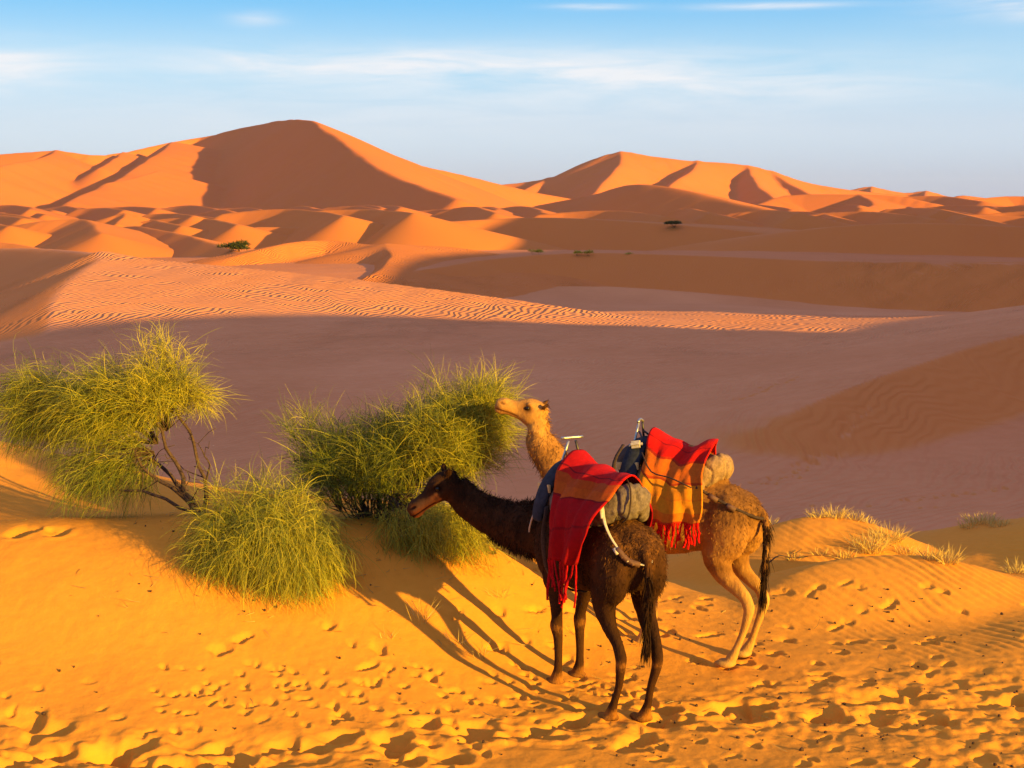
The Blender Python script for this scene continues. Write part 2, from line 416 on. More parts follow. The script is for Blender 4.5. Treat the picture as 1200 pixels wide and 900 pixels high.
# ------------------------------------------------------------------ dunes of the middle distance and the two dune mountains
def dune_obj(name, label, ridges, cell, dcell, pale=0.0, wob=(0.0, 1.0), k=1.0, sink=1.5, ripple=0.0, seed=0, rough=0.0, ripple_fn=None, flutes=None, reach=400.0, flat_pale=0.0):
    allp = [p for rd in ridges for p in rd[0]]
    lo = -18.0
    ext = [(p[0], p[1], min(reach, max(0.5, (p[2] - lo)) / min(rd[1], rd[2])) + 3 * max(rd[3], rd[4])) for rd in ridges for p in rd[0]]
    x0 = min(e[0] - e[2] for e in ext); x1 = max(e[0] + e[2] for e in ext)
    y0 = min(e[1] - e[2] for e in ext); y1 = max(e[1] + e[2] * .5 for e in ext)
    lim = 0.44
    x0 = max(x0, -lim * y1); x1 = min(x1, max(lim * y1, x0 + 10)) if ridges[0][-1] != 'off' else x1
    xs = np.arange(x0, x1, cell); ys = np.arange(y0, y1, dcell)
    X, Y = np.meshgrid(xs, ys)
    xd = X + wob[0] * fbm(X / wob[1], Y / wob[1], 3, seed + 3); yd = Y + wob[0] * fbm(X / wob[1], Y / wob[1], 3, seed + 9)
    H = None
    for rd in ridges:
        h = ridge(xd, yd, rd[0], rd[1], rd[2], rd[3], rd[4])
        H = h if H is None else smax(H, h, k)
    if rough: H = H + rough * fbm(X / (wob[1] * .5), Y / (wob[1] * .5), 4, seed + 5)
    if flutes is not None: H = H + flutes(X, Y, H)
    B = base_height(X, Y, np.hypot(X, Y))
    keep = H > B - sink
    idx = np.arange(X.size).reshape(X.shape)
    kq = keep[:-1, :-1] | keep[1:, :-1] | keep[:-1, 1:] | keep[1:, 1:]
    q = np.stack([idx[:-1, :-1], idx[:-1, 1:], idx[1:, 1:], idx[1:, :-1]], -1)[kq]
    # the toe runs out softly into the ground
    H = np.where(H > B - 6, smax(H, B - .4, 0.0008 * Y + .3) , B - sink - 1.0)
    used = np.unique(q); remap = np.zeros(X.size, int); remap[used] = np.arange(len(used))
    V = np.stack([X, Y, H], -1).reshape(-1, 3)[used]
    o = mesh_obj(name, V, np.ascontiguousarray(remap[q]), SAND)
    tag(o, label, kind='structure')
    gy, gx = np.gradient(H, dcell, cell); sl_ = np.hypot(gx, gy).reshape(-1)[used]      # level sand coloured paler than steep faces, imitating the darker shade on the steep
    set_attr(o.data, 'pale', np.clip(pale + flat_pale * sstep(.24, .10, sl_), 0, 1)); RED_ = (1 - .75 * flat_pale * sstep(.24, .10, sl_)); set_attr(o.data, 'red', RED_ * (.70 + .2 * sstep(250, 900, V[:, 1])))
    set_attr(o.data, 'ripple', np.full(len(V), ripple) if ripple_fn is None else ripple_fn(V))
    return o

dune_obj('dune', 'broad low dune with dark front and ripple-streaked right end', [
    (W((425, 328, 215), (500, 314, 235), (560, 304, 255), (650, 297, 265), (750, 298, 263), (900, 303, 250), (1040, 307, 236), (1200, 308, 215), (1330, 306, 200)), .022, .40, 4, 1.2)],
    .30, .6, .12, (2.5, 40), ripple_fn=lambda V: .25 + .75 * sstep(35, 60, V[:, 0]), seed=1, rough=.25, reach=85, flat_pale=.7,
    flutes=lambda X, Y, H: sstep(28, 50, X) * sstep(250, 225, Y) * (.30 * fbm(X * .42 + Y * .06, Y * .04, 3, 61) + .12 * fbm(X * 1.3 + Y * .2, Y * .12, 2, 63)))
dune_obj('dune', 'smooth shaded dune behind the streaked one on the right', [
    (W((820, 295, 335), (900, 282, 330), (960, 268, 325), (1040, 262, 320), (1120, 262, 315), (1200, 266, 310), (1320, 268, 300)), .04, .42, 4, 1.5)],
    .4, .8, .12, (4, 60), seed=2, reach=90, flat_pale=.6)
dune_obj('dune', 'long dark dune band below the right dune mountain', [
    (W((300, 266, 430), (420, 266, 420), (560, 258, 420), (650, 255, 420), (790, 263, 400), (900, 275, 390)), .04, .50, 4, 1.5)],
    .5, .9, .12, (5, 70), seed=3, reach=110, flat_pale=.5)
dune_obj('dune', 'pale dune with rippled lit flank right of its spur', [
    (W((265, 302, 262), (340, 285, 275), (390, 282, 280), (430, 286, 275), (458, 288, 268)), .16, .40, .8, .6),
    (W((458, 288, 268), (456, 297, 250), (446, 310, 232), (432, 322, 218)), .20, .50, 1.5, .3),
    (W((458, 288, 268), (520, 289, 275), (590, 299, 272)), .2, .16, 1, 2)],
    .28, .5, .25, (2, 30), ripple=1.0, seed=4)
dune_obj('dune', 'dune with curved crest, dark left face and lit right face', [
    (W((120, 268, 420), (160, 265, 400), (185, 268, 380), (240, 282, 330), (282, 298, 290)), .24, .50, .8, .3)],
    .35, .6, .2, (2, 30), seed=5)
dune_obj('dune', 'small bright pyramid dune on the left', [
    (W((112, 264, 520), (148, 250, 530), (195, 264, 520)), .3, .30, .5, .5), (W((148, 250, 530), (140, 262, 490)), .35, .5, .5, .3)],
    .5, .9, 0, (2, 40), seed=6)
dune_obj('dune', 'shaded dune shoulder at the left edge', [
    (W((-60, 270, 400), (0, 266, 395), (50, 259, 390), (95, 257, 385), (108, 262, 362), (122, 273, 335)), .24, .45, .8, .5)],
    .4, .7, .2, (2.5, 40), seed=7)
dune_obj('dune', 'low lit dune hump at the left edge', [(W((-80, 287, 230), (0, 284, 232), (40, 290, 225)), .2, .3, .5, .5)], .3, .5, .2, (1, 30), seed=8)
dune_obj('dune', 'dark dome-shaped dune in front of the right dune mountain', [
    (W((640, 240, 860), (690, 229, 820), (722, 221, 780), (750, 216, 740), (790, 220, 690), (850, 236, 620), (905, 249, 560)), .22, .50, 3, 4)],
    .9, 1.6, 0, (6, 90), seed=9)
dune_obj('dune', 'bright orange dune with shaded right shoulder', [
    (W((880, 243, 860), (930, 229, 900), (1000, 228, 890), (1050, 230, 880), (1090, 238, 860)), .3, .30, 3, 3), (W((1010, 228, 890), (1020, 240, 800), (1000, 252, 720)), .25, .5, 2, 1)],
    1.0, 1.8, 0, (5, 90), seed=10)
dune_obj('dune', 'lit low dune tops at the right edge', [
    (W((1020, 240, 1000), (1060, 231, 1020), (1110, 230, 1000), (1150, 236, 940)), .25, .45, 2, 2), (W((1130, 236, 1050), (1180, 230, 1080), (1240, 232, 1060), (1300, 236, 1040)), .3, .4, 2, 2),
    (W((1040, 256, 560), (1080, 250, 570), (1150, 252, 560), (1240, 255, 540)), .25, .3, 1, 2)],
    1.0, 1.8, 0, (5, 90), seed=11)
# the big dune mountain on the left
dune_obj('dune_mountain', 'tall orange dune mountain with shaded central face on the left', [
    (W((-260, 190, 1800), (-120, 186, 1780), (0, 181, 1760), (70, 177, 1750), (130, 182, 1760), (200, 167, 1960), (250, 158, 1990), (300, 146, 1850), (340, 140, 1660), (362, 141, 1550), (375, 146, 1480),
        (381, 151, 1430), (394, 160, 1350), (422, 180, 1210), (468, 208, 1050), (528, 233, 890)), .42, .66, 5, 1.5),
    (W((392, 155, 1600), (430, 168, 1600), (480, 189, 1620), (540, 204, 1640), (600, 219, 1680), (680, 235, 1720)), .5, .50, 6, 8),
    (W((205, 167, 1790), (188, 178, 1660), (165, 192, 1540), (130, 214, 1380), (80, 236, 1240)), .21, .62, 8, 1),
    (W((150, 178, 1760), (125, 190, 1640), (112, 197, 1560)), .38, .60, 5, 1),
    (W((70, 177, 1750), (35, 186, 1600), (-30, 200, 1480)), .36, .60, 5, 1),
    (W((180, 200, 1440), (158, 208, 1390), (125, 214, 1350)), .26, .60, 2, .5),
    ], 1.7, 2.6, 0, (9, 160), k=4, sink=3, seed=12, rough=1.2)
dune_obj('dune_mountain', 'farther dune mountain with lit and shaded spurs on the right', [
    (W((560, 218, 2350), (600, 215, 2350), (650, 207, 2330), (690, 190, 2320), (725, 178, 2300), (760, 183, 2300), (810, 189, 2300), (850, 191, 2320), (890, 196, 2330), (940, 211, 2360), (1000, 222, 2380), (1080, 231, 2400)), .5, .45, 8, 8),
    (W((725, 178, 2300), (719, 200, 2120), (700, 225, 1950)), .45, .60, 6, 2),
    (W((816, 189, 2300), (800, 206, 2120), (778, 228, 1950)), .45, .60, 6, 2),
    (W((880, 195, 2330), (888, 212, 2150), (910, 234, 1980)), .45, .60, 6, 2),
    (W((905, 201, 2340), (935, 218, 2200), (965, 232, 2080)), .45, .60, 6, 2),
    (W((640, 209, 2330), (625, 219, 2200), (600, 230, 2100)), .45, .60, 6, 2),
    ], 2.4, 4, .1, (12, 200), k=5, sink=3, seed=13, rough=1.5)
dune_obj('dune_mountain', 'distant row of low peaks on the right horizon', [
    (W((960, 232, 3200), (1000, 222, 3200), (1022, 219, 3200), (1060, 226, 3200), (1085, 224, 3200), (1115, 231, 3200), (1130, 229, 3200), (1170, 233, 3200), (1210, 230, 3200), (1260, 234, 3200)), .45, .42, 6, 6),
    (W((1022, 219, 3200), (1016, 230, 2950)), .5, .6, 4, 2), (W((1085, 224, 3200), (1080, 231, 3000)), .5, .6, 4, 2)], 3.5, 6, .15, (12, 200), k=5, sink=3, seed=14)
# scattered small dunes between, each its own curved crest
rng = np.random.RandomState(11)
sm = []
for i in range(46):
    d = 420 + 720 * rng.rand() ** 1.1
    u = rng.uniform(-90, 1290)
    if u > 640: d = max(d, 560)
    v = 235 + rng.uniform(6, 17) * 700 / d if u < 640 else 235 + rng.uniform(4, 12) * 700 / d
    w = rng.uniform(28, 75) * 700 / d
    h = rng.uniform(2.5, 6)
    sm.append((d, W((u - w, v + h, d + .03 * d), (u - w * .3, v + .5, d + .02 * d), (u + w * .3, v, d - .01 * d), (u + w * .8, v + h * .7, d - .10 * d), (u + w * 1.1, v + h * 1.5, d - .18 * d))))
for i in range(48):
    d = 520 + 520 * rng.rand()
    u = rng.uniform(-60, 700) if i < 34 else rng.uniform(700, 1250)
    v = 235 + rng.uniform(5, 19) * 700 / d if u < 640 else 235 + rng.uniform(5, 11) * 700 / d
    w = rng.uniform(14, 34); h = rng.uniform(1.5, 3.5)
    sm.append((d, W((u - w, v + h, d + .02 * d), (u - w * .3, v + .4, d + .01 * d), (u + w * .3, v, d - .02 * d), (u + w * .8, v + h * .7, d - .09 * d), (u + w * 1.0, v + h * 1.6, d - .15 * d))))
for i, (d, P) in enumerate(sm):
    dune_obj('dune', 'small dune of the dune field below the mountains', [(P, .24, .58, 1, .4)], d * .0016, d * .0028, .05, (3, 60), seed=30 + i)['group'] = 'small dunes of the dune field'
# dunes outside the frame on the right, whose long shadows cross the middle distance
dune_obj('dune', 'high dune outside the frame on the right', [
    ([(86, 74, 6), (100, 82, 16), (112, 100, 24), (125, 130, 28), (140, 165, 27), (155, 195, 29), (172, 225, 36), (188, 255, 45), (205, 295, 48), (228, 335, 46), (255, 385, 36), (285, 435, 20)], .58, .5, 2, 2, 'off')], 1.8, 1.8, .4, (3, 60), seed=90)
# ------------------------------------------------------------------ camels
def cat_path(P, n):
    return [np.array(p) for p in subdiv(P, n)]
def loft(parts, path, n=4, seg=16, up=(0, 0, 1)):
    """Closed tube; path rows are x, y, z, half-width (sideways), half-height (towards 'up')."""
    Q = cat_path(path, n)
    V, F = [], []
    m = len(Q)
    for i, q in enumerate(Q):
        t = Vector(Q[min(i + 1, m - 1)][:3] - Q[max(i - 1, 0)][:3]).normalized()
        u0 = Vector(up); s = t.cross(u0)
        if s.length < 1e-3: s = t.cross(Vector((0, 1, 0)))
        s.normalize(); u = s.cross(t).normalized()
        c = Vector(q[:3])
        for k in range(seg):
            a = 2 * math.pi * k / seg
            V.append(c + s * (math.cos(a) * max(q[3], .004)) + u * (math.sin(a) * max(q[4], .004)))
    for i in range(m - 1):
        for k in range(seg):
            F.append((i * seg + k, i * seg + (k + 1) % seg, (i + 1) * seg + (k + 1) % seg, (i + 1) * seg + k))
    for c_, base, rev in ((Q[0], 0, True), (Q[-1], (m - 1) * seg, False)):
        V.append(Vector(c_[:3])); j = len(V) - 1
        for k in range(seg):
            a, b = base + k, base + (k + 1) % seg
            F.append((b, a, j) if rev else (a, b, j))
    parts.append((V, F))
def ellipsoid(parts, c, r, rot=None, seg=14, ring=9):
    V, F = [], []
    M = rot if rot is not None else Matrix.Identity(3)
    c = Vector(c)
    for i in range(ring + 1):
        ph = math.pi * i / ring
        for k in range(seg):
            a = 2 * math.pi * k / seg
            V.append(c + M @ Vector((r[0] * math.sin(ph) * math.cos(a), r[1] * math.sin(ph) * math.sin(a), r[2] * math.cos(ph))))
    for i in range(ring):
        for k in range(seg):
            F.append((i * seg + k, (i + 1) * seg + k, (i + 1) * seg + (k + 1) % seg, i * seg + (k + 1) % seg))
    parts.append((V, F))
def fuse(name, parts, voxel, smooth, mat=None, parent=None, fac=.5):
    """Fuse overlapping closed shapes into one continuous skin."""
    V, F = [], []
    for v, f in parts:
        b = len(V); V += [tuple(x) for x in v]; F += [tuple(i + b for i in q) for q in f]
    o = mesh_obj(name + '_src', V, F)
    m1 = o.modifiers.new('r', 'REMESH'); m1.mode = 'VOXEL'; m1.voxel_size = voxel; m1.use_smooth_shade = True
    m2 = o.modifiers.new('s', 'SMOOTH'); m2.iterations = smooth; m2.factor = fac
    dg = bpy.context.evaluated_depsgraph_get()
    me = bpy.data.meshes.new_from_object(o.evaluated_get(dg))
    src = o.data
    bpy.data.objects.remove(o); bpy.data.meshes.remove(src)
    me.name = name
    ob = bpy.data.objects.new(name, me); COL.objects.link(ob)
    me.materials.clear()
    if mat: me.materials.append(mat)
    me.polygons.foreach_set('use_smooth', np.ones(len(me.polygons), dtype=bool))
    if parent: ob.parent = parent
    return ob
def verts_of(me):
    a = np.empty(len(me.vertices) * 3, np.float32); me.vertices.foreach_get('co', a); return a.reshape(-1, 3).astype(float)
def norms_of(me):
    a = np.empty(len(me.vertices) * 3, np.float32); me.vertices.foreach_get('normal', a); return a.reshape(-1, 3).astype(float)

def coat_material(name, c_dark, c_main, c_pale, curl):
    m, nt, bs = new_mat(name); N, L = nt.nodes, nt.links
    at = N.new('ShaderNodeAttribute'); at.attribute_name = 'tone'
    t = N.new('ShaderNodeTexCoord')
    def noise(scale, det, ro, sc=(1, 1, 1)):
        mp = N.new('ShaderNodeMapping'); mp.inputs['Scale'].default_value = sc; L.new(t.outputs['Object'], mp.inputs[0])
        n = N.new('ShaderNodeTexNoise'); n.inputs['Scale'].default_value = scale; n.inputs['Detail'].default_value = det; n.inputs['Roughness'].default_value = ro
        L.new(mp.outputs[0], n.inputs['Vector']); return n.outputs['Fac']
    n1 = noise(7, 5, .65); n2 = noise(55, 4, .7, (1, 1, .45))
    def mth(op, a, b, c=None):
        n = N.new('ShaderNodeMath'); n.operation = op
        for i, x in enumerate((a, b, c)):
            if x is None: continue
            if isinstance(x, (int, float)): n.inputs[i].default_value = x
            else: L.new(x, n.inputs[i])
        return n.outputs[0]
    f = mth('ADD', at.outputs['Fac'], mth('ADD', mth('MULTIPLY_ADD', n1, .60, -.30), mth('MULTIPLY_ADD', n2, .36, -.18)))
    rp = N.new('ShaderNodeValToRGB'); e = rp.color_ramp.elements
    e[0].position = .0; e[0].color = (*c_dark, 1); e[1].position = 1.0; e[1].color = (*c_pale, 1)
    k = e.new(.5); k.color = (*c_main, 1)
    L.new(f, rp.inputs[0]); L.new(rp.outputs[0], bs.inputs['Base Color'])
    bs.inputs['Roughness'].default_value = .9; bs.inputs['Specular IOR Level'].default_value = .06
    bs.inputs['Sheen Weight'].default_value = .0; bs.inputs['Sheen Roughness'].default_value = .5
    bp = N.new('ShaderNodeBump'); bp.inputs['Strength'].default_value = .8; bp.inputs['Distance'].default_value = curl
    L.new(mth('ADD', n2, mth('MULTIPLY', n1, .8)), bp.inputs['Height']); L.new(bp.outputs[0], bs.inputs['Normal'])
    return m
def plain(name, col, rough=.7, spec=.3, metal=0.0, noise_amt=.25, scale=40, bump=.0):
    m, nt, bs = new_mat(name); N, L = nt.nodes, nt.links
    t = N.new('ShaderNodeTexCoord'); n = N.new('ShaderNodeTexNoise'); n.inputs['Scale'].default_value = scale; n.inputs['Detail'].default_value = 5; n.inputs['Roughness'].default_value = .65
    L.new(t.outputs['Object'], n.inputs['Vector'])
    rp = N.new('ShaderNodeValToRGB'); e = rp.color_ramp.elements
    e[0].position = .3; e[0].color = (*[c * (1 - noise_amt) for c in col], 1); e[1].position = .7; e[1].color = (*[min(1, c * (1 + noise_amt)) for c in col], 1)
    L.new(n.outputs['Fac'], rp.inputs[0]); L.new(rp.outputs[0], bs.inputs['Base Color'])
    bs.inputs['Roughness'].default_value = rough; bs.inputs['Specular IOR Level'].default_value = spec; bs.inputs['Metallic'].default_value = metal
    if bump:
        b = N.new('ShaderNodeBump'); b.inputs['Distance'].default_value = bump; b.inputs['Strength'].default_value = .8
        L.new(n.outputs['Fac'], b.inputs['Height']); L.new(b.outputs[0], bs.inputs['Normal'])
    return m
EYE = plain('camel eye', (.010, .006, .004), .3, .3, 0, .1)

def strands(name, roots, dirs, lens, width, mat, parent, droop=.5, rs=None, segs=3, tone=None, curl=0.0):
    """Many thin tapering blades as one mesh. roots, dirs (N,3), lens (N)."""
    rs = rs or np.random.RandomState(1)
    n = len(roots)
    dirs = dirs / (np.linalg.norm(dirs, axis=1, keepdims=True) + 1e-9)
    side = np.cross(dirs, rs.normal(size=(n, 3))); side /= np.linalg.norm(side, axis=1, keepdims=True) + 1e-9
    w = (np.asarray(width) if np.ndim(width) else np.full(n, width))[:, None]
    P = roots.copy(); D = dirs.copy()
    rows = []
    st = (lens / segs)[:, None]
    cv = rs.normal(size=(n, 3)) * curl
    for i in range(segs):
        ww = w * (1 - .55 * i / segs)
        rows.append(P - side * ww); rows.append(P + side * ww)
        D = D + np.array([0, 0, -1.0]) * (droop / segs) + cv / segs
        D = D / (np.linalg.norm(D, axis=1, keepdims=True) + 1e-9)
        P = P + D * st
    rows.append(P)
    V = np.stack(rows, 1).reshape(-1, 3)
    per = 2 * segs + 1
    base = (np.arange(n) * per)[:, None]
    F = []
    for i in range(segs - 1):
        a = 2 * i
        F.append(np.concatenate([base + a, base + a + 1, base + a + 3], 1)); F.append(np.concatenate([base + a, base + a + 3, base + a + 2], 1))
    a = 2 * (segs - 1)
    F.append(np.concatenate([base + a, base + a + 1, base + a + 2], 1))
    o = mesh_obj(name, V, np.concatenate(F, 0), mat, parent)
    if tone is not None: set_attr(o.data, 'tone', np.repeat(tone, per))
    return o

def build_camel(label, group, origin, heading, scale, neck, head, legs, mat, tone_fn, seed, tail_pts, tail_mat, hair_amt=1.0, kt_=1.28):
    """heading: degrees left of straight away from the camera. neck: world points with radii; head: world poll, nose."""
    root = bpy.data.objects.new('camel', None); COL.objects.link(root)
    rz = R(90 + heading)
    root.location = origin; root.rotation_euler = (0, 0, rz); root.scale = (scale,) * 3
    Mw = Matrix.Translation(origin) @ Matrix.Rotation(rz, 4, 'Z') @ Matrix.Scale(scale, 4)
    Mi = Mw.inverted()
    tag(root, label, 'camel', group)
    P = []
    # trunk: x, y, z, half-width, half-height
    loft(P, [(-.80, 0, 1.44, .05, .06), (-.74, 0, 1.43, .15, .17), (-.62, 0, 1.40, .23, .27), (-.45, 0, 1.38, .27, .32), (-.22, 0, 1.37, .31, .35), (0, 0, 1.37, .35, .40),
             (.25, 0, 1.35, .35, .42), (.45, 0, 1.35, .30, .40), (.62, 0, 1.37, .25, .34), (.76, 0, 1.38, .19, .26), (.84, 0, 1.38, .10, .14)], n=3, seg=20)
    ellipsoid(P, (-.02, 0, 1.68), (.46, .21, .34))                      # hump
    ellipsoid(P, (.36, 0, .99), (.12, .12, .09))                        # chest pad
    for s in (1, -1):                                                   # haunches and shoulders
        ellipsoid(P, (-.52, s * .17, 1.30), (.26, .14, .32)); ellipsoid(P, (.50, s * .19, 1.28), (.20, .13, .30))
    for (kind, s, fx, fy) in legs:                                      # fx, fy: foot position
        y0 = s * .19
        if kind == 'rear':
            kx = fx + .02
            loft(P, [(-.52, s * .16, 1.38, .13, .20), (-.50, s * .18, 1.18, .122, .20), (-.47, s * .185, 1.02, .098, .155), (-.53 + (fx + .62) * .3, s * .175, .86, .066, .100), (fx - .075, fy * .55 + s * .075, .70, .046, .064),
                     (fx - .125, fy * .75 + s * .04, .595, .046, .058), (fx - .12, fy * .82 + s * .03, .52, .041, .048), (fx - .065, fy * .92, .34, .032, .036), (fx - .01, fy, .19, .033, .037), (fx + .02, fy, .12, .042, .048), (fx + .05, fy, .07, .050, .055)], n=4, seg=14, up=(1, 0, 0))
            ellipsoid(P, (fx - .158, fy * .75 + s * .04, .60), (.030, .030, .050))
            ellipsoid(P, (-.40, s * .19, 1.03), (.075, .06, .10))
        else:
            loft(P, [(.52, s * .17, 1.34, .10, .17), (.49, s * .18, 1.15, .10, .15), (.47, s * .18, 1.0, .085, .115), (.47 + (fx - .45) * .3, s * .16 + (fy - s * .16) * .3, .82, .062, .078), (fx, fy * .7 + s * .05, .64, .050, .056), (fx + .012, fy * .8 + s * .035, .55, .056, .062),
                     (fx, fy * .85 + s * .02, .46, .044, .048), (fx - .01, fy, .30, .036, .040), (fx - .005, fy, .18, .038, .042), (fx + .01, fy, .12, .047, .052), (fx + .03, fy, .07, .055, .06)], n=4, seg=14, up=(1, 0, 0))
        ox = .09 if kind == 'rear' else .05
        if kind == 'front': ellipsoid(P, (fx + .045, fy * .8 + s * .035, .56), (.035, .048, .070))
        for t_ in (-1, 1):
            ellipsoid(P, (fx + ox + .01, fy + t_ * .038, .035), (.100, .050, .036))
        ellipsoid(P, (fx + ox - .02, fy, .04), (.075, .065, .040))
    # neck
    nk = [(.62, 0, 1.36, .22, .30)]
    for (w, r) in neck:
        l = Mi @ Vector(w); r = r * 1.12; nk.append((l.x, l.y, l.z, r * .80 / scale, r / scale))
    poll, nose = Mi @ Vector(head[0]), Mi @ Vector(head[1])
    ax = (nose - poll).normalized(); hl = (nose - poll).length
    sd = ax.cross(Vector((0, 0, 1))).normalized(); up = sd.cross(ax).normalized()
    Hm = Matrix((ax, sd, up)).transposed()          # head axes: x to the nose, y side, z up
    k = hl / .53 * 1.0
    kt = kt_                                        # depth of the head against its length
    def hp(x, y, z): return poll + Hm @ Vector((x * k, y * k * kt, z * k * kt))
    nb = hp(.03, 0, -.03)
    nk.append((nb.x, nb.y, nb.z, .105 * k, .125 * k))
    loft(P, nk, n=5, seg=18)
    def hl_row(x, z, hw, hh):
        c = hp(x, 0, z); return (c.x, c.y, c.z, hw * k * kt, hh * k * kt)
    upv = tuple(up)
    loft(P, [hl_row(-.02, .0, .045, .05), hl_row(.03, .005, .075, .085), hl_row(.10, .0, .088, .105), hl_row(.17, .0, .086, .103), hl_row(.235, -.008, .070, .086), hl_row(.30, -.02, .056, .068), hl_row(.37, -.026, .052, .060),
             hl_row(.43, -.028, .056, .060), hl_row(.485, -.036, .052, .052), hl_row(.525, -.045, .030, .032)], n=4, seg=18, up=upv)
    ellipsoid(P, hp(.455, 0, -.083), (.060 * k, .036 * k, .028 * k), Hm)      # lower lip
    ellipsoid(P, hp(.12, 0, -.07), (.10 * k, .055 * k, .055 * k), Hm)         # jaw
    ellipsoid(P, hp(.505, 0, -.062), (.030 * k, .046 * k, .034 * k), Hm)      # overhanging upper lip
    for s in (1, -1):
        ellipsoid(P, hp(.185, s * .066, .052), (.050 * k, .028 * k, .030 * k), Hm)   # brow
        ellipsoid(P, hp(.45, s * .034, .012), (.035 * k, .018 * k, .020 * k), Hm)    # nostril rim
        e0, e1 = hp(.055, s * .065, .06), hp(.015, s * .115, .125)
        em = (e0 + e1) / 2
        loft(P, [(*e0, .024 * k, .020 * k), (*em, .036 * k, .018 * k), (*(e0 + (e1 - e0) * .8), .024 * k, .013 * k), (*e1, .006, .006)], n=3, seg=10)
    # tail
    loft(P, [(*p, r, r) for p, r in tail_pts], n=4, seg=10)
    body = fuse('body', P, .0125, 7, mat, root)
    me = body.data
    V = verts_of(me); Nn = norms_of(me)
    H = np.array([(Hm.transposed() @ (Vector(v) - poll)) / k for v in ((V[:, :]).tolist())]) if False else (V - np.array(poll)) @ np.array(Hm) / k / np.array([1, kt, kt])
    # mouth slit and nostrils pressed in, eye sockets
    d_ = np.zeros(len(V))
    hm = (H[:, 0] > -.05) & (H[:, 0] < .56) & (np.abs(H[:, 1]) < .13) & (np.abs(H[:, 2]) < .14)
    mouth = np.exp(-((H[:, 2] + .066 + .05 * np.clip(H[:, 0] - .36, 0, 1)) / .007) ** 2) * sstep(.24, .30, H[:, 0])
    nost = np.exp(-(((H[:, 0] - .468 + .5 * (H[:, 2] + .012)) / .026) ** 2 + ((H[:, 2] + .012) / .007) ** 2)) * (np.abs(H[:, 1]) > .02)
    sock = np.exp(-(((H[:, 0] - .205) / .045) ** 2 + ((H[:, 2] - .022) / .027) ** 2)) * (np.abs(H[:, 1]) > .03)
    cheek = np.exp(-(((H[:, 0] - .29) / .05) ** 2 + ((H[:, 2] + .02) / .03) ** 2)) * (np.abs(H[:, 1]) > .02)
    d_ -= hm * (.010 * mouth + .016 * nost + .012 * sock + .006 * cheek)
    # muscle and coat unevenness
    d_ += (1 - hm) * (.010 * fbm(V[:, 0] * 6 + V[:, 1] * 3, V[:, 2] * 6 + V[:, 1] * 4, 3, seed) + .005 * fbm(V[:, 0] * 26 + V[:, 1] * 19, V[:, 2] * 22, 2, seed + 1)) * sstep(.5, .9, V[:, 2])
    rib = np.sin(V[:, 0] * 40 + V[:, 2] * 6) * .004 * np.exp(-(((V[:, 0] - .1) / .3) ** 2 + ((V[:, 2] - 1.25) / .18) ** 2))
    d_ += rib
    V2 = V + Nn * d_[:, None]
    me.vertices.foreach_set('co', V2.astype(np.float32).ravel()); me.update()
    tone = tone_fn(V, H, hm, mouth, nost, sock)
    set_attr(me, 'tone', tone)
    for s in (1, -1):
        ev = []
        ellipsoid(ev, (0, 0, 0), (.023 * k, .020 * k, .021 * k), seg=12, ring=8)
        eo = mesh_obj('eye', ev[0][0], ev[0][1], EYE, body); eo.location = hp(.20, s * .073, .026)
    # shaggy coat: short hairs on neck, hump, shoulder, haunch
    rs = np.random.RandomState(seed)
    wgt = sstep(.95, 1.15, V[:, 2]) * (~((H[:, 0] > .10) & hm))
    wgt = wgt * (.35 + 1.2 * np.clip(fbm(V[:, 0] * 5, V[:, 2] * 5 + V[:, 1] * 4, 2, seed + 5) + .2, 0, 1))
    top = sstep(-.2, .8, Nn[:, 2])
    wgt = wgt * (.5 + top)
    wgt /= wgt.sum()
    pick = rs.choice(len(V), int(15000 * hair_amt), p=wgt)
    fl = np.array([-.55, 0, -.75])
    Dd = Nn[pick] * .55 + fl * .8 + rs.normal(size=(len(pick), 3)) * .38
    strands('fur', V2[pick], Dd, rs.uniform(.018, .048, len(pick)), .0022, mat, body, .6, rs, 2, np.clip(tone[pick] + rs.normal(0, .12, len(pick)), 0, 1))
    # ragged hair on nape and throat
    nm = (V[:, 0] > .72) & (H[:, 0] < .02) & (V[:, 2] > 1.0)
    wn2 = nm * (1.6 * sstep(.55, .95, Nn[:, 2]) + 1.0 * sstep(-.25, -.8, Nn[:, 2]) + .12); wn2 = wn2 / wn2.sum()
    pk = rs.choice(len(V), int(2600 * (1 if hair_amt > .8 else .8)), p=wn2)
    Dn = Nn[pk] * .9 + np.array([-.35, 0, -.35]) + rs.normal(size=(len(pk), 3)) * .35
    strands('neck_hair', V2[pk], Dn, rs.uniform(.025, .075, len(pk)), .0026, mat, body, .7, rs, 3, np.clip(tone[pk] - .12 + rs.normal(0, .12, len(pk)), 0, 1), .4)
    # tail tuft
    tp = np.array([p for p, r in tail_pts]); 
    n = 900
    ti = rs.uniform(.25, 1, n) * (len(tp) - 1); i0 = np.clip(ti.astype(int), 0, len(tp) - 2); f = (ti - i0)[:, None]
    rt = tp[i0] * (1 - f) + tp[i0 + 1] * f + rs.normal(0, .012, (n, 3))
    dd = (tp[i0 + 1] - tp[i0]) / np.linalg.norm(tp[i0 + 1] - tp[i0], axis=1, keepdims=True) + rs.normal(0, .16, (n, 3))
    strands('tail_hair', rt, dd, rs.uniform(.08, .22, n), .004, tail_mat, body, .6, rs, 3)
    return root, Mw, Mi

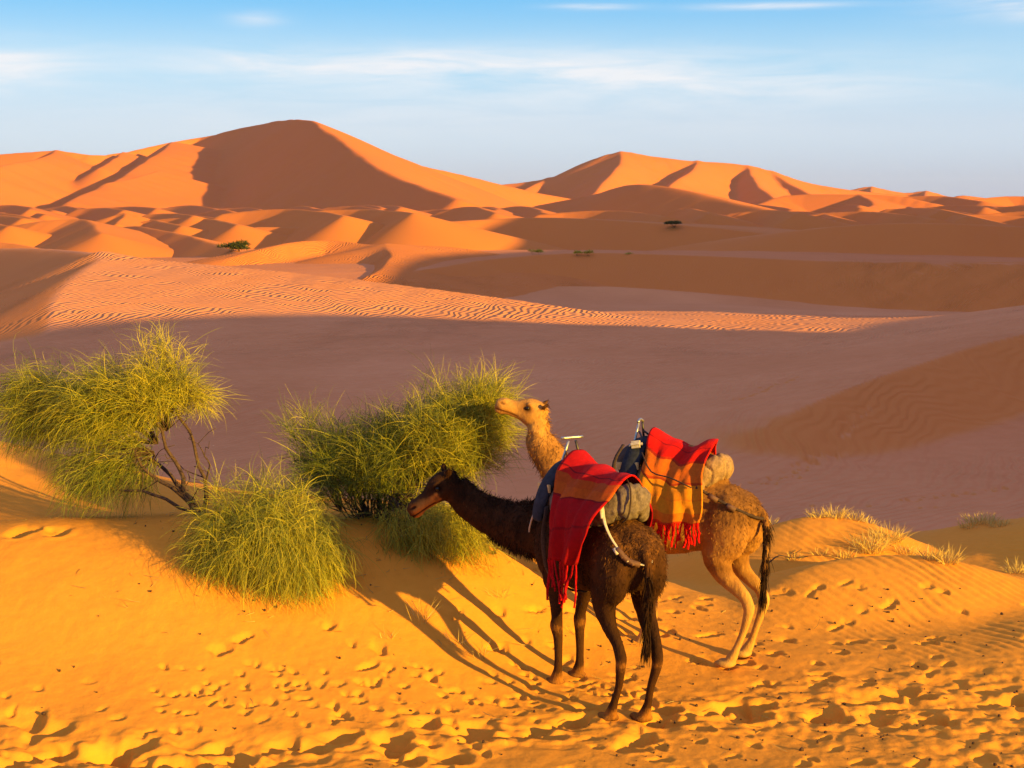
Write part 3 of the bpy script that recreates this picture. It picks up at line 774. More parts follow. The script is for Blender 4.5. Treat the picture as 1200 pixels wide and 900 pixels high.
# dark camel, heading away and a little to the left
def tone_dark(V, H, hm, mouth, nost, sock):
    t = np.full(len(V), .30)
    t += .22 * sstep(1.15, 1.5, V[:, 2]) * sstep(-.15, -.55, V[:, 0])              # browner rump
    t += .25 * sstep(.62, .40, V[:, 2]) * (V[:, 2] < .7) * .5
    t += .3 * np.exp(-((V[:, 2] - .08) / .06) ** 2)
    t += .25 * np.exp(-((V[:, 2] - .55) / .05) ** 2) * (V[:, 2] < .7)               # worn knees and hocks
    t = np.where(hm, .22 + .0 * t, t)
    muz = sstep(.19, .33, H[:, 0] + .6 * (-.02 - H[:, 2]) + .10 * fbm(H[:, 0] * 22, H[:, 2] * 22, 3, 4)) * hm
    t = t + muz * .66 * sstep(.065, -.03, H[:, 2]) * (1 - .55 * sstep(.47, .52, H[:, 0]))
    t = t - hm * (.5 * np.clip(mouth, 0, 1) + .8 * np.clip(nost, 0, 1) + .4 * sock)
    t = t + hm * .35 * np.exp(-(((H[:, 0] - .235) / .022) ** 2 + ((H[:, 2] + .002) / .02) ** 2))
    return np.clip(t, 0, 1)
DARK_COAT = coat_material('dark camel coat', (.008, .0042, .003), (.056, .022, .0080), (.46, .18, .030), .012)
DARK_HAIR = plain('dark camel hair', (.026, .012, .006), .85, .05, 0, .4)
S1 = 1.07
hd1 = 25.0
hv1 = Vector((-math.sin(R(hd1)), math.cos(R(hd1)), 0))
o1 = Vector((.77, 13.22, 0)); o1.z = gz(o1.x, o1.y) - .03
camel1, M1, I1 = build_camel('dark brown camel in front, neck stretched low towards the bush', 'saddled camels', o1, hd1, S1,
    [(px(628, 620, 13.95), .245), (px(603, 616, 14.15), .205), (px(580, 607, 14.28), .175), (px(558, 595, 14.36), .155), (px(541, 580, 14.40), .140)],
    (px(534, 561, 14.42), px(476, 596, 14.30)),
    [('rear', 1, -.56, .14), ('rear', -1, -.68, -.11), ('front', 1, .47, .13), ('front', -1, .56, -.13)],
    DARK_COAT, tone_dark, 3, [((-.72, 0, 1.50), .05), ((-.82, 0, 1.46), .042), ((-.86, .0, 1.30), .032), ((-.85, -.01, 1.05), .028), ((-.83, -.01, .85), .022), ((-.82, -.01, .72), .012)], DARK_HAIR)
def tone_light(V, H, hm, mouth, nost, sock):
    t = np.full(len(V), .55)
    t -= .28 * sstep(1.2, 1.45, V[:, 2]) * sstep(-.2, -.5, V[:, 0]) * ~hm           # woolly brown rump
    t += .30 * sstep(.95, .6, V[:, 2])                                              # pale shanks
    t -= .22 * np.exp(-((V[:, 2] - .95) / .06) ** 2) * (V[:, 0] < -.2)
    t -= .35 * sstep(1.1, 1.2, V[:, 2]) * (~hm) * (V[:, 0] > .8) * np.clip(fbm(V[:, 0] * 5, V[:, 2] * 6, 3, 9) + .15, 0, 1) * 1.5
    t = np.where(hm, .66, t)
    t = t - hm * (.45 * np.clip(mouth, 0, 1) + .6 * np.clip(nost, 0, 1) + .75 * sock)
    t = t - hm * .62 * sstep(.08, .05, H[:, 0]) * (H[:, 2] > .06) * (H[:, 0] > -.01) * (np.abs(H[:, 1]) > .05)
    return np.clip(t, 0, 1)
LIGHT_COAT = coat_material('tan camel coat', (.060, .024, .008), (.28, .125, .033), (.54, .29, .075), .009)
S2 = 1.05
hd2 = 55.0
o2 = Vector((1.70, 14.60, 0)); o2.z = gz(o2.x, o2.y) - .03
camel2, M2, I2 = build_camel('light tan camel behind, head raised to browse the bush', 'saddled camels', o2, hd2, S2,
    [(px(716, 588, 14.95), .25), (px(688, 578, 15.05), .225), (px(662, 560, 15.12), .180), (px(645, 537, 15.16), .155), (px(632, 515, 15.18), .138)],
    (px(637, 489, 15.2), px(583, 467, 15.2)),
    [('rear', 1, -.66, .17), ('rear', -1, -.64, -.20), ('front', 1, .34, .12), ('front', -1, .38, -.12)],
    LIGHT_COAT, tone_light, 7, [((-.72, 0, 1.50), .05), ((-.82, 0, 1.46), .04), ((-.87, .0, 1.32), .03), ((-.87, .0, 1.05), .026), ((-.86, .01, .85), .02), ((-.85, .01, .66), .012)], DARK_HAIR, .6, 1.42)
# ------------------------------------------------------------------ saddles, blankets, straps
def tube(path, r, seg=8, n=3, flat=1.0):
    parts = []
    loft(parts, [(*p, r * flat, r) for p in path], n=n, seg=seg)
    return parts[0]
def tube_obj(name, path, r, mat, parent, seg=8, n=3, flat=1.0):
    V, F = tube(path, r, seg, n, flat)
    return mesh_obj(name, V, F, mat, parent)
def box_obj(name, c, size, rot, mat, parent, bev=.15):
    bm = bmesh.new(); bmesh.ops.create_cube(bm, size=1.0)
    bmesh.ops.scale(bm, vec=size, verts=bm.verts)
    bmesh.ops.bevel(bm, geom=bm.edges[:], offset=min(size) * bev, segments=2, affect='EDGES')
    me = bpy.data.meshes.new(name); bm.to_mesh(me); bm.free(); me.materials.append(mat)
    o = bpy.data.objects.new(name, me); COL.objects.link(o); o.parent = parent; o.location = c; o.rotation_euler = rot
    return o
FELT = plain('grey felt', (.135, .100, .080), .95, .1, 0, .45, 26, .012)
FELT2 = plain('tan felt', (.25, .155, .085), .95, .1, 0, .4, 26, .012)
NAVY = plain('navy padding', (.020, .023, .034), .9, .2, 0, .5, 18, .008)
STEEL = plain('worn steel', (.42, .40, .37), .38, .5, .85, .3, 30)
DARKST = plain('dark steel', (.06, .05, .045), .5, .5, .6, .4, 30)
WOOD = plain('pale wood', (.50, .34, .13), .7, .3, 0, .3, 14)
WEB = plain('off-white webbing', (.40, .34, .29), .85, .2, 0, .25, 60)
ROPE = plain('dark rope', (.045, .026, .018), .85, .2, 0, .4, 60)
LEATHER = plain('brown leather', (.10, .045, .025), .7, .3, 0, .4, 30)
RED_YARN = plain('red yarn', (.55, .006, .005), .9, .1, 0, .35, 50)
CRIMSON_YARN = plain('dark red yarn', (.34, .004, .006), .9, .1, 0, .4, 50)

def cloth_material(name, stops, skew):
    """Striped weave: stops = (position down the cloth, colour)."""
    m, nt, bs = new_mat(name); N, L = nt.nodes, nt.links
    a = N.new('ShaderNodeAttribute'); a.attribute_name = 'across'; b = N.new('ShaderNodeAttribute'); b.attribute_name = 'down'
    ns = N.new('ShaderNodeTexNoise'); ns.inputs['Scale'].default_value = 30; ns.inputs['Detail'].default_value = 4
    t = N.new('ShaderNodeTexCoord'); L.new(t.outputs['Object'], ns.inputs['Vector'])
    m1 = N.new('ShaderNodeMath'); m1.operation = 'MULTIPLY_ADD'; L.new(a.outputs['Fac'], m1.inputs[0]); m1.inputs[1].default_value = skew; L.new(b.outputs['Fac'], m1.inputs[2])
    m2 = N.new('ShaderNodeMath'); m2.operation = 'MULTIPLY_ADD'; L.new(ns.outputs['Fac'], m2.inputs[0]); m2.inputs[1].default_value = .015; L.new(m1.outputs[0], m2.inputs[2])
    rp = N.new('ShaderNodeValToRGB'); e = rp.color_ramp.elements; rp.color_ramp.interpolation = 'CONSTANT'
    while len(e) < len(stops): e.new(.5)
    for k, (p, c) in zip(e, stops): k.position = p; k.color = (*c, 1)
    L.new(m2.outputs[0], rp.inputs[0])
    hs = N.new('ShaderNodeMix'); hs.data_type = 'RGBA'; hs.blend_type = 'MULTIPLY'; hs.inputs['Factor'].default_value = .45
    w = N.new('ShaderNodeTexWave'); w.inputs['Scale'].default_value = 75; w.inputs['Distortion'].default_value = 2.5; L.new(t.outputs['Object'], w.inputs['Vector'])
    L.new(rp.outputs[0], hs.inputs['A']); L.new(ns.outputs['Fac'], hs.inputs['B'])
    gn = N.new('ShaderNodeMix'); gn.data_type = 'RGBA'; gn.blend_type = 'ADD'; gn.inputs['Factor'].default_value = .0
    L.new(hs.outputs['Result'], bs.inputs['Base Color'])
    bs.inputs['Roughness'].default_value = .9; bs.inputs['Specular IOR Level'].default_value = .15; bs.inputs['Sheen Weight'].default_value = 0
    bp = N.new('ShaderNodeBump'); bp.inputs['Distance'].default_value = .004; bp.inputs['Strength'].default_value = .6
    L.new(w.outputs['Fac'], bp.inputs['Height']); L.new(bp.outputs[0], bs.inputs['Normal'])
    return m

def blanket(root, levels, mat, yarn, sag, tassels, tlen, seed, label, fold=.026):
    """levels: (y, x_front, z_front, x_rear, z_rear) from the ridge down the left side, mirrored to the right."""
    rs = np.random.RandomState(seed)
    e = bpy.data.objects.new('saddle_blanket', None); COL.objects.link(e)
    e.matrix_world = root
    tag(e, label, 'blanket', 'striped saddle blankets')
    L = np.array([(-l[0] * .70, l[1], l[2], l[3] + .45 * l[0], l[4]) for l in levels[:0:-1]] + [tuple(l) for l in levels])
    S = np.array(subdiv([tuple(l) for l in L], 6))
    # arc parameter from the ridge outwards
    mid = (len(S) - 1) / 2.0
    nb, na = len(S), 34
    A = np.linspace(0, 1, na)
    V = np.zeros((nb, na, 3)); AC = np.zeros((nb, na)); DN = np.zeros((nb, na))
    for j in range(nb):
        b = abs(j - mid) / mid
        y, xf, zf, xr, zr = S[j]
        sgn = 1 if j >= mid else -1
        wv = fold * (np.sin(A * 13 + b * 3.0 + seed) + .6 * np.sin(A * 27 - b * 5 + seed * 2)) * (.25 + b)
        wr = .016 * fbm(A * 9 + seed, np.full(na, j * .22), 3, seed) + .014 * np.sin(A * 16 + j * .45 + seed) * np.exp(-((b - .4) / .25) ** 2)
        V[j, :, 0] = xf + (xr - xf) * A + .012 * np.sin(b * 9 + A * 4)
        V[j, :, 1] = y + sgn * (wv + wr) + (0 if b > .1 else 0)
        V[j, :, 2] = zf + (zr - zf) * A - sag * np.sin(np.pi * A) ** 1.2 * (1 - b) ** 1.0 + .012 * np.sin(A * 11 + seed) * (1 - b) + .010 * np.sin(A * 17 + 3 * b)
        AC[j] = A; DN[j] = b
    # double-sided: add thickness
    idx = np.arange(nb * na).reshape(nb, na); n = nb * na
    Vt = V.reshape(-1, 3)
    du = np.gradient(V, axis=0); dv = np.gradient(V, axis=1)
    nn = np.cross(du, dv); nn /= np.linalg.norm(nn, axis=2, keepdims=True) + 1e-9
    if nn[nb // 2, na // 2, 2] < 0: nn = -nn
    inner = (V - nn * .012).reshape(-1, 3)
    q = np.stack([idx[:-1, :-1], idx[:-1, 1:], idx[1:, 1:], idx[1:, :-1]], -1).reshape(-1, 4)
    rim = np.concatenate([idx[0, :], idx[1:, -1], idx[-1, -2::-1], idx[-2:0:-1, 0]])
    r2 = np.roll(rim, -1)
    rq = np.stack([rim, r2, r2 + n, rim + n], -1)
    Fq = np.concatenate([q[:, ::-1], q + n, rq], 0)
    o = mesh_obj('cloth', np.concatenate([Vt, inner], 0), np.ascontiguousarray(Fq), mat, e)
    set_attr(o.data, 'across', np.tile(AC.ravel(), 2)); set_attr(o.data, 'down', np.tile(DN.ravel(), 2))
    # fringe: knotted tassels along both hems
    protos = []
    for k in range(5):
        p = [(0, 0, .01)]; x = y = 0
        for i in range(1, 5):
            x += rs.normal(0, .010); y += rs.normal(0, .006); p.append((x, y, -tlen * i / 4 * 1.0))
        Vv, Ff = tube(p, .0085, 5, 1)
        me = bpy.data.meshes.new('tassel'); me.from_pydata([tuple(v) for v in Vv], [], Ff); me.materials.append(yarn); protos.append(me)
    for row in (nb - 1, 0):
        for k in range(tassels):
            a = (k + rs.uniform(.2, .8)) / tassels * (na - 1); i = int(a); f = a - i
            p = V[row, i] * (1 - f) + V[row, min(i + 1, na - 1)] * f
            t = bpy.data.objects.new('tassel', protos[rs.randint(5)]); COL.objects.link(t); t.parent = o
            t.location = p - nn[row, i] * .006; s = rs.uniform(.7, 1.25); t.scale = (rs.uniform(.9, 1.5), 1.1, s)
            t.rotation_euler = (rs.normal(0, .07), rs.normal(0, .10), rs.uniform(0, 6.28))
    return e

def saddle(root, label, felt, rx, rr, zr, handle, seed):
    rs = np.random.RandomState(seed)
    e = bpy.data.objects.new('saddle', None); COL.objects.link(e); e.matrix_world = root
    tag(e, label, 'saddle', 'camel saddles')
    P = []
    q = rr * .62
    loft(P, [(.50, .10, 1.66, q, rr * .9), (.40, .20, 1.70, q, rr), (.15, .24, 1.66, q, rr), (-.12, .24, 1.67, q, rr), (rx + .14, .18, zr - .08, q, rr * 1.1), (rx + .03, .09, zr, rr * .85, rr * 1.15), (rx, .03, zr + .01, rr, rr * 1.25),
             (rx, -.03, zr + .01, rr, rr * 1.25), (rx + .03, -.09, zr, rr * .85, rr * 1.15), (rx + .14, -.18, zr - .08, q, rr * 1.1), (-.12, -.24, 1.67, q, rr), (.15, -.24, 1.66, q, rr), (.40, -.20, 1.70, q, rr), (.50, -.10, 1.66, q, rr * .9)], n=3, seg=14)
    pad = fuse('pad', P, .016, 5, felt, e)
    V = verts_of(pad.data); N = norms_of(pad.data)
    V += N * (.030 * fbm(V[:, 0] * 8 + V[:, 1] * 5, V[:, 2] * 8 + V[:, 1] * 6, 3, seed) - .022 * np.exp(-(np.sin(V[:, 1] * 17 + V[:, 0] * 9 + 2 * fbm(V[:, 0] * 5, V[:, 2] * 5, 2, seed + 2)) / .22) ** 2))[:, None]
    pad.data.vertices.foreach_set('co', V.astype(np.float32).ravel()); pad.data.update()
    # folded navy rug under the front arch
    P = []
    for s in (1, -1):
        loft(P, [(.40, s * .03, 2.02, .04, .10), (.41, s * .16, 1.97, .04, .10), (.42, s * .28, 1.80, .045, .10), (.43, s * .34, 1.62, .04, .09), (.43, s * .355, 1.52, .03, .07)], n=3, seg=12, up=(1, 0, 0))
    fuse('front_rug', P, .016, 3, NAVY, e)
    for s in (1, -1):
        tube_obj('frame_post', [(.50, s * .20, 1.72), (.49, s * .12, 1.92), (.47, s * .035, handle - .02)], .012, STEEL if s > 0 else DARKST, e)
        tube_obj('side_rail', [(.52, s * .24, 1.72), (.10, s * .26, 1.72), (-.22, s * .24, 1.72)], .013, DARKST, e)
        box_obj('board', (.47, s * .27, 1.80), (.30, .022, .07), (0, R(6), s * R(-8)), WOOD, e)
    return e

# --- dark camel's gear
s1 = saddle(M1, 'grey felt saddle with steel T handle on the dark camel', FELT, -.55, .120, 1.84, 2.21, 5)
tube_obj('handle', [(.47, .105, 2.22), (.47, 0, 2.22), (.47, -.105, 2.22)], .012, STEEL, s1)
tube_obj('crupper_strap', [(-.56, .26, 1.84), (-.64, .275, 1.70), (-.72, .235, 1.56), (-.80, .145, 1.43), (-.845, .0, 1.38), (-.78, -.07, 1.40)], .0075, WEB, s1, flat=1.9)
tube_obj('strap_buckle', [(-.57, .275, 1.83), (-.595, .285, 1.78), (-.61, .285, 1.74)], .012, WEB, s1, flat=1.3)
tube_obj('tail_pad', [(-.745, .225, 1.52), (-.80, .16, 1.43), (-.84, .07, 1.39)], .024, LEATHER, s1)
for k in range(4):
    tube_obj('knot', [(-.735 - .025 * k, .245 - .035 * k, 1.52 - .028 * k), (-.765 - .025 * k, .23 - .035 * k, 1.475 - .028 * k)], .014, LEATHER if k % 2 else WEB, s1, n=2)
tube_obj('breast_strap', [(.40, .33, 1.72), (.55, .335, 1.55), (.70, .30, 1.34), (.80, .16, 1.18), (.83, 0, 1.13), (.80, -.16, 1.18), (.70, -.30, 1.34), (.40, -.33, 1.72)], .008, WEB, s1)
RD, OR, BR, DR = (.62, .012, .010), (.72, .17, .012), (.90, .36, .020), (.34, .010, .014)
CL1 = cloth_material('crimson striped cloth', [(0, (.62, .005, .004)), (.30, (.25, .004, .006)), (.315, (.60, .010, .005)), (.37, (.52, .075, .006)), (.45, (.58, .095, .006)), (.54, (.24, .003, .005)), (.555, (.42, .002, .005)), (.78, (.26, .002, .006)), (.80, (.38, .002, .006))], .12)
b1 = blanket(M1, [(0, .36, 2.12, -.56, 2.07), (.12, .33, 2.08, -.60, 2.03), (.26, .24, 1.94, -.64, 1.90), (.39, .12, 1.74, -.64, 1.76), (.45, .05, 1.50, -.56, 1.56), (.45, .05, 1.29, -.42, 1.33)],
             CL1, CRIMSON_YARN, .05, 13, .30, 2, 'crimson blanket with one orange band on the dark camel')
tube_obj('pad_rope', [(-.52, .02, 2.03), (-.64, .05, 1.98), (-.685, .07, 1.86), (-.66, .08, 1.74), (-.58, .09, 1.68)], .007, ROPE, s1)
tube_obj('girth_strap', [(.16, .40, 1.70), (.20, .41, 1.40), (.22, .33, 1.08), (.22, 0, .91), (.22, -.33, 1.08)], .010, ROPE, s1, flat=2.2)
# --- light camel's gear
s2 = saddle(M2, 'tan felt saddle with pointed steel frame on the light camel', FELT2, -.40, .110, 1.82, 2.20, 8)
tube_obj('handle', [(.47, .05, 2.19), (.475, 0, 2.215), (.47, -.05, 2.19)], .014, STEEL, s2)
for s in (1, -1):
    tube_obj('frame_brace', [(.36, s * .14, 1.95), (.42, s * .07, 2.06), (.46, s * .04, 2.10)], .010, DARKST, s2)
    tube_obj('hanging_strap', [(.50, s * .27, 2.0), (.52, s * .40, 1.85), (.50, s * .44, 1.60), (.46, s * .42, 1.35)], .010, ROPE, s2, flat=2.0)
P_ = []; ellipsoid(P_, (.56, -.05, 1.80), (.13, .27, .17)); ellipsoid(P_, (.50, .12, 1.78), (.12, .16, .15))
fuse('front_pad', P_, .02, 4, ROPE, s2)
box_obj('folded_cloth', (.40, .20, 2.0), (.13, .10, .07), (R(20), R(10), R(15)), WEB, s2, .35)
tube_obj('blanket_rope', [(.28, .30, 1.95), (.12, .40, 1.80), (-.10, .43, 1.77), (-.31, .42, 1.70)], .007, ROPE, s2)
tube_obj('crupper_strap', [(-.33, .37, 1.70), (-.50, .30, 1.60), (-.66, .24, 1.52), (-.80, .10, 1.43), (-.85, 0, 1.41), (-.79, -.06, 1.42)], .014, ROPE, s2)
for (a_, b_) in (((-.44, .335, 1.63), (-.52, .305, 1.585)), ((-.60, .28, 1.545), (-.67, .245, 1.505))):
    tube_obj('knot', [a_, b_], .026, LEATHER, s2, n=2)
CL2 = cloth_material('orange striped cloth', [(0, (.68, .008, .004)), (.20, (.40, .005, .005)), (.215, (.70, .009, .004)), (.345, (.46, .03, .006)), (.37, (.74, .15, .010)), (.52, (.50, .06, .008)), (.54, (.86, .29, .012)), (.66, (.80, .24, .012)), (.675, (.88, .31, .012)), (.80, (.82, .20, .012)), (.93, (.66, .05, .010))], -.06)
b2 = blanket(M2, [(0, .32, 2.16, -.35, 2.10), (.12, .30, 2.11, -.37, 2.07), (.27, .28, 1.94, -.38, 1.93), (.40, .27, 1.70, -.40, 1.72), (.45, .26, 1.45, -.42, 1.52), (.46, .26, 1.30, -.42, 1.38)],
             CL2, RED_YARN, .11, 30, .20, 4, 'red and orange banded blanket with long fringe on the light camel', .020)
# ------------------------------------------------------------------ broom bushes
def leaf_material(name, c0, c1, c2, trans=.25):
    m, nt, bs = new_mat(name); N, L = nt.nodes, nt.links
    at = N.new('ShaderNodeAttribute'); at.attribute_name = 'tone'
    rp = N.new('ShaderNodeValToRGB'); e = rp.color_ramp.elements
    e[0].color = (*c0, 1); e[1].color = (*c2, 1); k = e.new(.5); k.color = (*c1, 1)
    L.new(at.outputs['Fac'], rp.inputs[0]); L.new(rp.outputs[0], bs.inputs['Base Color'])
    bs.inputs['Roughness'].default_value = .6; bs.inputs['Specular IOR Level'].default_value = .25
    tr = N.new('ShaderNodeBsdfTranslucent'); L.new(rp.outputs[0], tr.inputs['Color'])
    mx = N.new('ShaderNodeMixShader'); mx.inputs[0].default_value = trans
    L.new(bs.outputs[0], mx.inputs[1]); L.new(tr.outputs[0], mx.inputs[2])
    out = [n for n in N if n.type == 'OUTPUT_MATERIAL'][0]; L.new(mx.outputs[0], out.inputs['Surface'])
    return m
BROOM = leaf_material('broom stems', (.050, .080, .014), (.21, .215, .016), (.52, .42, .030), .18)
DRY = leaf_material('dry grass', (.30, .19, .05), (.55, .38, .09), (.75, .55, .16))
BARK = plain('bark', (.075, .045, .032), .9, .15, 0, .45, 30, .01)

def twig_path(a, b, rs, sag=.0, n=4, j=.05):
    a, b = np.array(a), np.array(b); L = np.linalg.norm(b - a); out = []
    for i in range(n + 1):
        t = i / n
        out.append(a + (b - a) * t + (rs.normal(0, j * L, 3) if 0 < i < n else 0) + np.array([0, 0, sag * L * math.sin(math.pi * t)]))
    return out
def limb(parts, path, r0, r1, seg=6):
    n = len(path)
    loft(parts, [(*p, r0 + (r1 - r0) * i / (n - 1), r0 + (r1 - r0) * i / (n - 1)) for i, p in enumerate(path)], n=2, seg=seg)
def join(name, parts, mat, parent):
    V, F = [], []
    for v, f in parts:
        b = len(V); V += [tuple(x) for x in v]; F += [tuple(i + b for i in q) for q in f]
    return mesh_obj(name, V, F, mat, parent)

def bush(label, base, limbs, lobes, seed, extra=()):
    """limbs: list of picture-space end points (as world points). lobes: dicts of strand clouds."""
    rs = np.random.RandomState(seed)
    e = bpy.data.objects.new('broom_bush', None); COL.objects.link(e)
    base = Vector(base); base.z = gz(base.x, base.y) - .03
    e.location = base
    tag(e, label, 'bush', 'broom bushes')
    b0 = np.array(base)
    for (path, r0, r1) in limbs:
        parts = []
        p = [np.array(q) - b0 for q in path]
        full = []
        for a, b in zip(p[:-1], p[1:]): full += twig_path(a, b, rs, 0, 3, .05)[:-1]
        full.append(p[-1]); limb(parts, full, r0, r1, 7)
        for k in range(int(4 + 4 * rs.rand())):
            i = rs.randint(1, len(full)); q = full[i] + rs.normal(0, .16, 3) + np.array([0, 0, .10])
            limb(parts, twig_path(full[i], q, rs, .05, 3, .10), r1 * .8, r1 * .3, 5)
        join('branch', parts, BARK, e)
    R_, D_, L_, T_, W_ = [], [], [], [], []
    parts = []
    for lb in lobes:
        n = int(lb['n'] * 1.05); c = np.array(lb['c']) - b0; rad = np.array(lb['r']); o = np.array(lb.get('o', lb['c'])) - b0
        m = max(12, n // lb.get('per', 20))                       # branchlets, each a loose broom of stems
        g = rs.normal(size=(m, 3)); g /= np.linalg.norm(g, axis=1, keepdims=True); g *= rs.rand(m, 1) ** lb.get('pw', .42)
        g += rs.normal(0, .10, (m, 3))
        tcn = c + g * rad
        td = (tcn - o); td /= np.linalg.norm(td, axis=1, keepdims=True) + 1e-6
        td = td * lb.get('out', 1.0) + np.array(lb.get('bias', (0, 0, .3))) + rs.normal(0, lb.get('turn', .62), (m, 3))
        td /= np.linalg.norm(td, axis=1, keepdims=True)
        pick = rs.randint(0, m, n)
        along = rs.rand(n, 1) * .30
        root = tcn[pick] + td[pick] * (along - .12) + rs.normal(0, .030, (n, 3))
        d = td[pick] + rs.normal(0, lb.get('jit', .40), (n, 3))
        tl = rs.uniform(.7, 1.3, m)[pick]
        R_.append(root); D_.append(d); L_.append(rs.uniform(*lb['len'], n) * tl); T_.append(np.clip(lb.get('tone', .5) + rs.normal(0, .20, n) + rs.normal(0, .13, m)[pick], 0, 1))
        W_.append(np.full(n, lb.get('w', .0023)))
        for k in range(min(m, lb.get('twigs', 30))):
            limb(parts, twig_path(o, tcn[k], rs, .06, 4, .06), .008, .003, 5)
        lb['_'] = 0
    if parts: join('twig', parts, BARK, e)
    dr = [np.full(len(r), lb.get('droop', .8)) for r, lb in zip(R_, lobes)]
    for i, lb in enumerate(lobes):
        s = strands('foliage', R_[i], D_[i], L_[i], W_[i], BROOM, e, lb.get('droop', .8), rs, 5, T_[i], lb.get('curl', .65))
    return e

def Q(u, v, d): return tuple(px(u, v, d))
# left bush: canopy blown to the left on bare dark stems
base1 = Q(238, 608, 16.4)
bush('large broom bush leaning left on bare dark stems', base1, [
    ([base1, Q(215, 560, 16.4), Q(190, 505, 16.4), Q(165, 470, 16.5)], .030, .012),
    ([base1, Q(240, 560, 16.5), Q(222, 505, 16.5), Q(205, 475, 16.5), Q(196, 440, 16.5)], .026, .009),
    ([base1, Q(200, 570, 16.3), Q(165, 545, 16.3), Q(120, 505, 16.4)], .030, .010),
    ([base1, Q(195, 585, 16.2), Q(150, 575, 16.2), Q(110, 565, 16.3)], .024, .008),
    ([base1, Q(180, 540, 16.6), Q(120, 490, 16.8), Q(60, 470, 16.9)], .026, .008),
    ([base1, Q(246, 545, 16.3), Q(232, 520, 16.3)], .016, .005)],
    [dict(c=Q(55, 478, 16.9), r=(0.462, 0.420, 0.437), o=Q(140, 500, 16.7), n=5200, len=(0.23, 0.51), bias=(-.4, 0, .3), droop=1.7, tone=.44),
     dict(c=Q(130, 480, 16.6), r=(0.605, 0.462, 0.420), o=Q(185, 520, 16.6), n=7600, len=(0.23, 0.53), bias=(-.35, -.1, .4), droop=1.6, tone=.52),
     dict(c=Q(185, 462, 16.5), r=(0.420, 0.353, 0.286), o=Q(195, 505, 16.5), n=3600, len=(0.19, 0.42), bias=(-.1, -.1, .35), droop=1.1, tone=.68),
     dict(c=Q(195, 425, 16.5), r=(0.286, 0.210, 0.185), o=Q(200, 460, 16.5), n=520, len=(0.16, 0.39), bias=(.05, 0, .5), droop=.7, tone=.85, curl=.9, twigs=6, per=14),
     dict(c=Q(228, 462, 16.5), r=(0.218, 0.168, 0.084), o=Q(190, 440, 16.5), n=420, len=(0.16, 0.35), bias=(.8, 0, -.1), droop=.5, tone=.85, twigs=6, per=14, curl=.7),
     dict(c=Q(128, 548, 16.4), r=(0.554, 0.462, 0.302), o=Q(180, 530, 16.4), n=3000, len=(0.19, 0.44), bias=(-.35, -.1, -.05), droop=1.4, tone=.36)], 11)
# front bush: dense dome of drooping stems
base3 = Q(315, 690, 14.9)
bush('rounded broom bush with drooping stems at the front', base3, [
    ([base3, Q(300, 660, 14.95), Q(275, 620, 15.0)], .022, .008), ([base3, Q(325, 650, 14.9), Q(340, 610, 14.9)], .022, .008), ([base3, Q(320, 650, 15.1), Q(310, 600, 15.1)], .022, .008)],
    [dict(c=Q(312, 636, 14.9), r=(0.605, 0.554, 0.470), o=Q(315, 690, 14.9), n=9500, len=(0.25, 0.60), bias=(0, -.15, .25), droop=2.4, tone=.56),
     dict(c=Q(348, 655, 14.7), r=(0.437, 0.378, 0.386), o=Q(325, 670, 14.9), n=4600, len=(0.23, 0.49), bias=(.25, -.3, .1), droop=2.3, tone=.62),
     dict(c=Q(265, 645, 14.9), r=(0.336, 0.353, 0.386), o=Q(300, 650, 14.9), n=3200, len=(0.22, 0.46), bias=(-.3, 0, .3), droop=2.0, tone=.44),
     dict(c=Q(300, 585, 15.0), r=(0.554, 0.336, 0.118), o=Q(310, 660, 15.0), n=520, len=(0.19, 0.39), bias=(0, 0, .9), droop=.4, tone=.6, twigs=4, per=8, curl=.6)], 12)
# middle bush behind the camels' heads
base2 = Q(440, 615, 16.4)
bush('tall spreading broom bush browsed by both camels', base2, [
    ([base2, Q(410, 570, 16.4), Q(375, 545, 16.4), Q(345, 540, 16.4)], .026, .008), ([base2, Q(450, 560, 16.3), Q(480, 510, 16.2)], .030, .010),
    ([base2, Q(480, 570, 16.1), Q(530, 510, 16.0)], .026, .008), ([base2, Q(470, 610, 15.9), Q(520, 600, 15.6)], .020, .006), ([base2, Q(420, 560, 16.5), Q(395, 510, 16.5)], .020, .006)],
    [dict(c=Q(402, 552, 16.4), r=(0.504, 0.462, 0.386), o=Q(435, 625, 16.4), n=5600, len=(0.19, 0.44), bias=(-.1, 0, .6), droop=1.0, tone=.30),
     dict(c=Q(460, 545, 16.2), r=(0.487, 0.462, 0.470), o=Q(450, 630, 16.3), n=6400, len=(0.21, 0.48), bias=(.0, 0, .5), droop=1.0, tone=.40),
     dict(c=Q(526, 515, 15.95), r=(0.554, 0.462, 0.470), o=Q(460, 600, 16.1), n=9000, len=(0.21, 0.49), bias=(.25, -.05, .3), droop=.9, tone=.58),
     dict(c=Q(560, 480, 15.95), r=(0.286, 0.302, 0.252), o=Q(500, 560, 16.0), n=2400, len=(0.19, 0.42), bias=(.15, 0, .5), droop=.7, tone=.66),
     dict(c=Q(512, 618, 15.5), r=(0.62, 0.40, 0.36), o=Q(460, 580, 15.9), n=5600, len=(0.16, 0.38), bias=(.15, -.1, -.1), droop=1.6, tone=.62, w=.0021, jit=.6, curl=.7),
     dict(c=Q(365, 515, 16.5), r=(0.319, 0.252, 0.202), o=Q(400, 600, 16.4), n=420, len=(0.22, 0.44), bias=(-.1, 0, .9), droop=.4, tone=.5, twigs=10, per=10)], 13)

